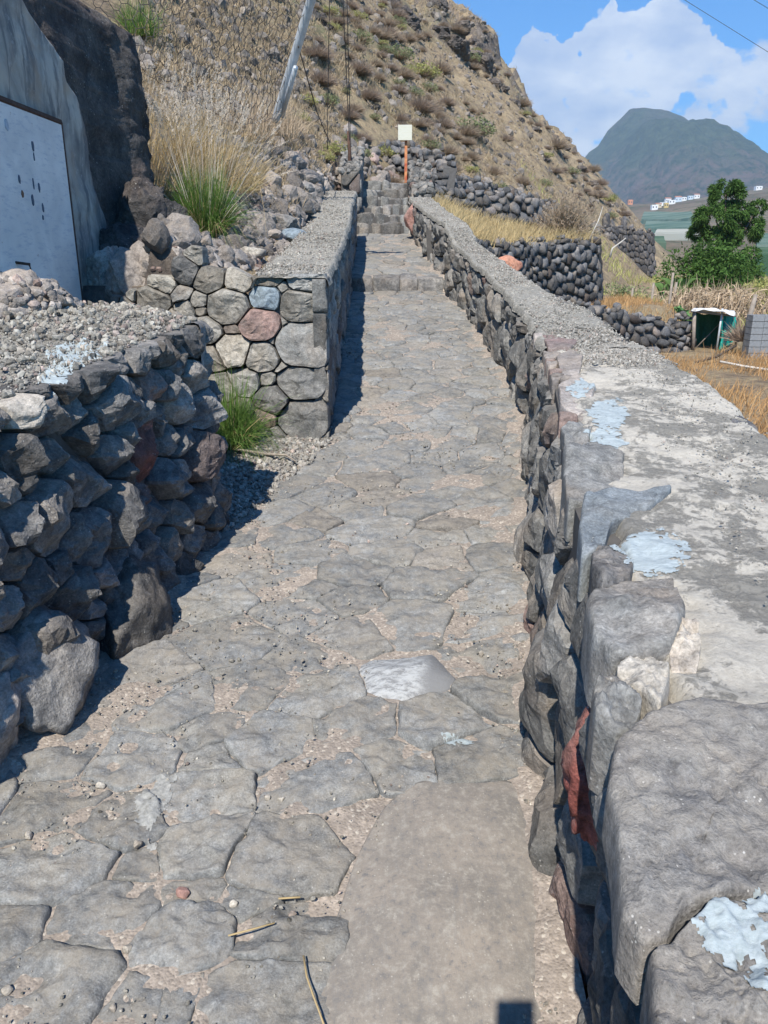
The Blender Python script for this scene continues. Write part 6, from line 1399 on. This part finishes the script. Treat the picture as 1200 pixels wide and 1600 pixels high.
for i, (px, py, k) in enumerate(vlx):
    r_ = ray(px, py + 4); ds = np.geomspace(500, 2400, 700); t = ds / r_[1]; kk = np.where(valley(t * r_[0], ds) >= EYE + t * r_[2])[0]
    if not len(kk): continue
    d = ds[kk[0]]; x = t[kk[0]] * r_[0]; z = float(valley(np.array([x]), np.array([d]))[0]); s_ = d / FOC; wd = rnd.uniform(6, 9.5) * s_; hh = rnd.uniform(4.5, 7.0) * s_
    rt = empty('village_house', (x, d, z), label=('white', 'cream', 'orange', 'ochre', 'pale blue')[k] + ' house ' + where(px) + ', ' + ORD[vc[(k, where(px))]] + ' of its colour', cat='house', group='houses ' + where(px))
    vc[(k, where(px))] += 1
    V, F = box_arr(x - wd / 2, x + wd / 2, d, d + wd * .8, z - 4, z + hh); make('wall', V, F, HW[k], rt, smooth=False, loc=np.array((x, d, z)))
    if i % 3 == 0:
        V = np.array([(x - wd * .54, d - .3, z + hh), (x + wd * .54, d - .3, z + hh), (x + wd * .54, d + wd * .84, z + hh), (x - wd * .54, d + wd * .84, z + hh), (x - wd * .54, d + wd * .4, z + hh * 1.28), (x + wd * .54, d + wd * .4, z + hh * 1.28)]); make('roof', V, [np.array([(0, 1, 5, 4), (2, 3, 4, 5), (3, 2, 1, 0)]), np.array([(0, 4, 3), (1, 2, 5)])], M_tile, rt, smooth=False, loc=np.array((x, d, z + hh)))
    for q in (-.28, .22):
        V, F = box_arr(x + wd * q - .7, x + wd * q + .7, d - .08, d + .1, z + hh * .4, z + hh * .4 + 1.8); make('window', V, F, M_win, rt, smooth=False, loc=np.array((x + wd * q, d, z + hh * .5)))

# ------------------------------------------------------------------ thin paint and cement smears, draped on whatever lies under them
dgp = bpy.context.evaluated_depsgraph_get()
def smear(poly, zc, parent, seed, label=None, step=.006, edge=.035, thr=0.0, mat=None):
    poly = np.array(poly); x0, y0 = poly.min(0) - .05; x1, y1 = poly.max(0) + .05; nx_, ny_ = int((x1 - x0) / step), int((y1 - y0) / step)
    X, Y = np.meshgrid(x0 + np.arange(nx_) * step, y0 + np.arange(ny_) * step, indexing='ij'); nz = fbm(P3(X * 14, Y * 14, seed), 5, seed, .7).reshape(X.shape); fz = fbm(P3(X * 70, Y * 70, seed), 3, seed + 1, .7).reshape(X.shape)
    # signed distance to the outline
    sd = np.full(X.shape, 9.0); ins = np.zeros(X.shape, bool)
    for k in range(len(poly)):
        a, b = poly[k], poly[(k + 1) % len(poly)]; ab = b - a; t_ = np.clip(((X - a[0]) * ab[0] + (Y - a[1]) * ab[1]) / (ab @ ab), 0, 1); sd = np.minimum(sd, np.hypot(X - a[0] - t_ * ab[0], Y - a[1] - t_ * ab[1]))
        with np.errstate(divide='ignore', invalid='ignore'): c_ = ((a[1] > Y) != (b[1] > Y)) & (X < ab[0] * (Y - a[1]) / (ab[1] if ab[1] else 1e-9) + a[0])
        ins ^= c_
    sd = np.where(ins, sd, -sd); keep = (sd + edge * 1.5 * nz + .012 * fz > thr) & (nz * .8 + fz * .6 + sd * 4 > -.15)
    Z = np.full(X.shape, np.nan)
    need = keep.copy(); need[1:] |= keep[:-1]; need[:, 1:] |= keep[:, :-1]; need[1:, 1:] |= keep[:-1, :-1]
    for i, j in zip(*np.nonzero(need)):
        h_, co_, no_, _, _, _ = S.ray_cast(dgp, Vector((X[i, j], Y[i, j], zc + .35)), Vector((0, 0, -1)))
        if h_ and abs(co_.z - zc) < .12: Z[i, j] = co_.z
    Z = Z + .002 + .0012 * fz; V = np.stack([X.ravel(), Y.ravel(), Z.ravel()], 1); ids = np.arange(nx_ * ny_).reshape(nx_, ny_)
    q = np.stack([ids[:-1, :-1], ids[1:, :-1], ids[1:, 1:], ids[:-1, 1:]], -1).reshape(-1, 4); kf = keep[:-1, :-1].ravel() & ~np.isnan(V[q, 2]).any(1) & (np.ptp(np.nan_to_num(V[q, 2]), axis=1) < .02); q = q[kf]
    us_, inv = np.unique(q, return_inverse=True)
    if not len(us_): return
    V = V[us_]; o = make('paint_patch', V, inv.reshape(-1, 4), mat or M_wash, parent, loc=V.mean(0)); o['label'] = label or 'thin smear of pale blue white paint'
for i, pp in enumerate(([(918, 645), (937, 630), (962, 622), (983, 627), (972, 660), (970, 700), (945, 703), (918, 702), (930, 675)], [(962, 852), (990, 832), (1050, 827), (1088, 852), (1078, 880), (1055, 893), (1010, 898), (972, 885)],
                        [(885, 604), (912, 599), (928, 606), (912, 626), (892, 623)], [(1052, 1466), (1100, 1436), (1150, 1450), (1260, 1425), (1260, 1680), (1205, 1610), (1170, 1560), (1110, 1510)])):
    poly = np.array([on_top(*q) for q in pp]); c = poly.mean(0); smear(poly, float(zs(c[1]) + HR(c[1])), rw, 201 + i, None, (.003, .003, .004, .0022)[i])
def on_w1top(px, py):
    r_ = ray(px, py); ds = np.arange(1, 6, .004); t = ds / r_[1]; k = np.where(EYE + t * r_[2] <= zg(ds) + 1.02)[0][0]; return np.array((t[k] * r_[0], ds[k]))
smear([on_w1top(*q) for q in ((55, 590), (62, 545), (110, 528), (160, 530), (165, 548), (120, 562), (100, 590))], float(zg(2.9)) + 1.03, lw, 217, 'pale paint spilt over the gravel', .006, .06, .02)
x, y = on_path(228, 1285); smear([on_path(*q) for q in ((205, 1250), (250, 1215), (290, 1205), (275, 1240), (255, 1290), (235, 1330), (215, 1300))], float(zg(y)), path, 219, 'pale cement grit spilt on the paving', .005, .05, .02, M_grit0)
x, y = on_path(710, 1163); smear([on_path(*q) for q in ((684, 1160), (700, 1155), (732, 1160), (736, 1168), (705, 1170))], float(zg(y)), path, 223, 'small white paint mark on a paving stone', .003, .012, .0)

# ------------------------------------------------------------------ haze over the whole place
V, F = box_arr(-1500, 4200, -60, 4700, -160, 760)
hz = make('haze', V, F, smooth=False); m = bpy.data.materials.new('haze'); m.use_nodes = True; t = NT(m.node_tree); pv = t.n('ShaderNodeVolumePrincipled'); pv.inputs['Color'].default_value = (.62, .80, 1.0, 1); pv.inputs['Density'].default_value = .00019; pv.inputs['Anisotropy'].default_value = .0
t.nt.links.new(pv.outputs[0], t.n('ShaderNodeOutputMaterial').inputs['Volume']); hz.data.materials.append(m); hz['kind'] = 'stuff'

# ------------------------------------------------------------------ the photographer, whose raised phone throws the shadow at the bottom edge
gz = float(zg(-.42))
J = {'pelvis': (0, -.46, .92, .13, .10), 'belly': (0, -.45, 1.08, .135, .10), 'chest': (0, -.43, 1.26, .155, .105), 'collar': (0, -.42, 1.40, .09, .07), 'neck': (0, -.41, 1.46, .052, .052), 'head': (0, -.385, 1.57, .075, .088), 'crown': (0, -.39, 1.66, .062, .074),
     'shL': (-.17, -.42, 1.37, .062, .062), 'elL': (-.24, -.26, 1.17, .043, .043), 'wrL': (-.115, -.075, 1.43, .028, .028), 'shR': (.17, -.42, 1.37, .062, .062), 'elR': (.22, -.26, 1.17, .043, .043), 'wrR': (.06, -.075, 1.43, .028, .028),
     'hiL': (-.09, -.46, .86, .095, .095), 'knL': (-.11, -.42, .47, .06, .06), 'anL': (-.12, -.46, .08, .04, .04), 'toL': (-.13, -.30, .03, .04, .028), 'hiR': (.09, -.46, .86, .095, .095), 'knR': (.11, -.42, .47, .06, .06), 'anR': (.12, -.46, .08, .04, .04), 'toR': (.13, -.30, .03, .04, .028)}
palm = {'paL': (-.098, -.045, 1.49, .026, .018), 'paR': (.040, -.045, 1.49, .026, .018)}; J.update(palm)
E_ = [('pelvis', 'belly'), ('belly', 'chest'), ('chest', 'collar'), ('collar', 'neck'), ('neck', 'head'), ('head', 'crown'), ('chest', 'shL'), ('shL', 'elL'), ('elL', 'wrL'), ('wrL', 'paL'), ('chest', 'shR'), ('shR', 'elR'), ('elR', 'wrR'), ('wrR', 'paR'),
      ('pelvis', 'hiL'), ('hiL', 'knL'), ('knL', 'anL'), ('anL', 'toL'), ('pelvis', 'hiR'), ('hiR', 'knR'), ('knR', 'anR'), ('anR', 'toR')]
for sd, sg_ in (('L', -1), ('R', 1)):       # fingers curl round the edges of the phone, thumbs on its back
    b = np.array(J['pa' + sd][:3])
    for f in range(4):
        ln = (.036, .042, .040, .032)[f]; a = b + (0, .004, .022 - f * .017); k1 = a + (-sg_ * .006, .022, .008); k2 = k1 + (-sg_ * ln * .45, .006, .004); k3 = k2 + (-sg_ * ln * .35, -.004, 0)
        names = [f'f{sd}{f}{q}' for q in range(3)]
        for nm, q, rr in zip(names, (k1, k2, k3), (.0085, .0078, .0068)): J[nm] = (*q, rr, rr)
        E_ += [('pa' + sd, names[0]), (names[0], names[1]), (names[1], names[2])]
    t1 = b + (-sg_ * .018, -.012, .012); t2 = t1 + (-sg_ * .020, .004, .020); J['t1' + sd] = (*t1, .011, .011); J['t2' + sd] = (*t2, .009, .009); E_ += [('pa' + sd, 't1' + sd), ('t1' + sd, 't2' + sd)]
ks = list(J); me = bpy.data.meshes.new('person'); me.from_pydata([(J[k][0], J[k][1], J[k][2] + gz) for k in ks], [(ks.index(a), ks.index(b)) for a, b in E_], []); per = bpy.data.objects.new('person', me); COL.objects.link(per)
md = per.modifiers.new('skin', 'SKIN'); me.skin_vertices[0].data
for i, k in enumerate(ks): me.skin_vertices[0].data[i].radius = J[k][3:5]; me.skin_vertices[0].data[i].use_root = (k == 'pelvis')
per.modifiers.new('sub', 'SUBSURF').levels = 2
dg = bpy.context.evaluated_depsgraph_get(); m2 = bpy.data.meshes.new_from_object(per.evaluated_get(dg)); per.modifiers.clear(); per.data = m2
for m_ in (plain('skin', (.45, .27, .19), .6, .3, 0, .08), plain('grey_shirt', (.16, .18, .22), .9, .1), plain('dark_trousers', (.05, .055, .08), .9, .1), plain('brown_shoes', (.09, .06, .04), .8, .2)): m2.materials.append(m_)
for p_ in m2.polygons:
    x, y, z = p_.center; z -= gz; arm = y > -.36 and abs(x) > .03 and z > 1.0 and z < 1.56
    p_.material_index = 3 if z < .10 else 2 if z < .96 else (0 if (z > 1.42 or (arm and y > -.27)) else 1); p_.use_smooth = True
tag(per, 'person in grey shirt and dark trousers holding up a phone with both hands', 'person')
V, F = free_rock(3, 3, 60, .02, (.098, .112, .10)); V[:, 2] = np.maximum(V[:, 2], -.02 - .0 * V[:, 1]); hr = make('hair', V + np.array((0, -.405, 1.645 + gz)), F, plain('dark_hair', (.03, .022, .018), .7), per)
for nm, x, y, z, s_ in (('eye', -.03, -.305, 1.59, .011), ('eye', .03, -.305, 1.59, .011), ('nose', 0, -.295, 1.565, .014), ('mouth', 0, -.302, 1.53, .016), ('ear', -.078, -.385, 1.58, .022), ('ear', .078, -.385, 1.58, .022)):
    V, F = ICO[2]; make(nm, V * np.array((s_, s_ * .7, s_ * (.4 if nm == 'mouth' else 1.1))) + np.array((x, y, z + gz)), F, m2.materials[0] if nm in ('nose', 'ear') else plain('lip_tone', (.30, .12, .10), .6) if nm == 'mouth' else plain('eye_white', (.6, .6, .58), .3), per)
ph = Vector((-.030, 0, EYE)); fw = Vector((0, math.cos(PITCH), -math.sin(PITCH))); upv = Vector((0, math.sin(PITCH), math.cos(PITCH)))
cph = ph - fw * .012 - upv * .060; hw, hh_, ht = .0385, .080, .0045
V = np.array([tuple(cph + Vector((1, 0, 0)) * a * hw + upv * b * hh_ + fw * c_ * ht) for a in (-1, 1) for b in (-1, 1) for c_ in (-1, 1)]); F = box_arr(0, 1, 0, 1, 0, 1)[1]
tag(make('phone', V, F, plain('black_glass', (.02, .02, .022), .2, .5), smooth=False, loc=np.array(cph)), 'black phone held upright in the raised hands of the person', 'phone')
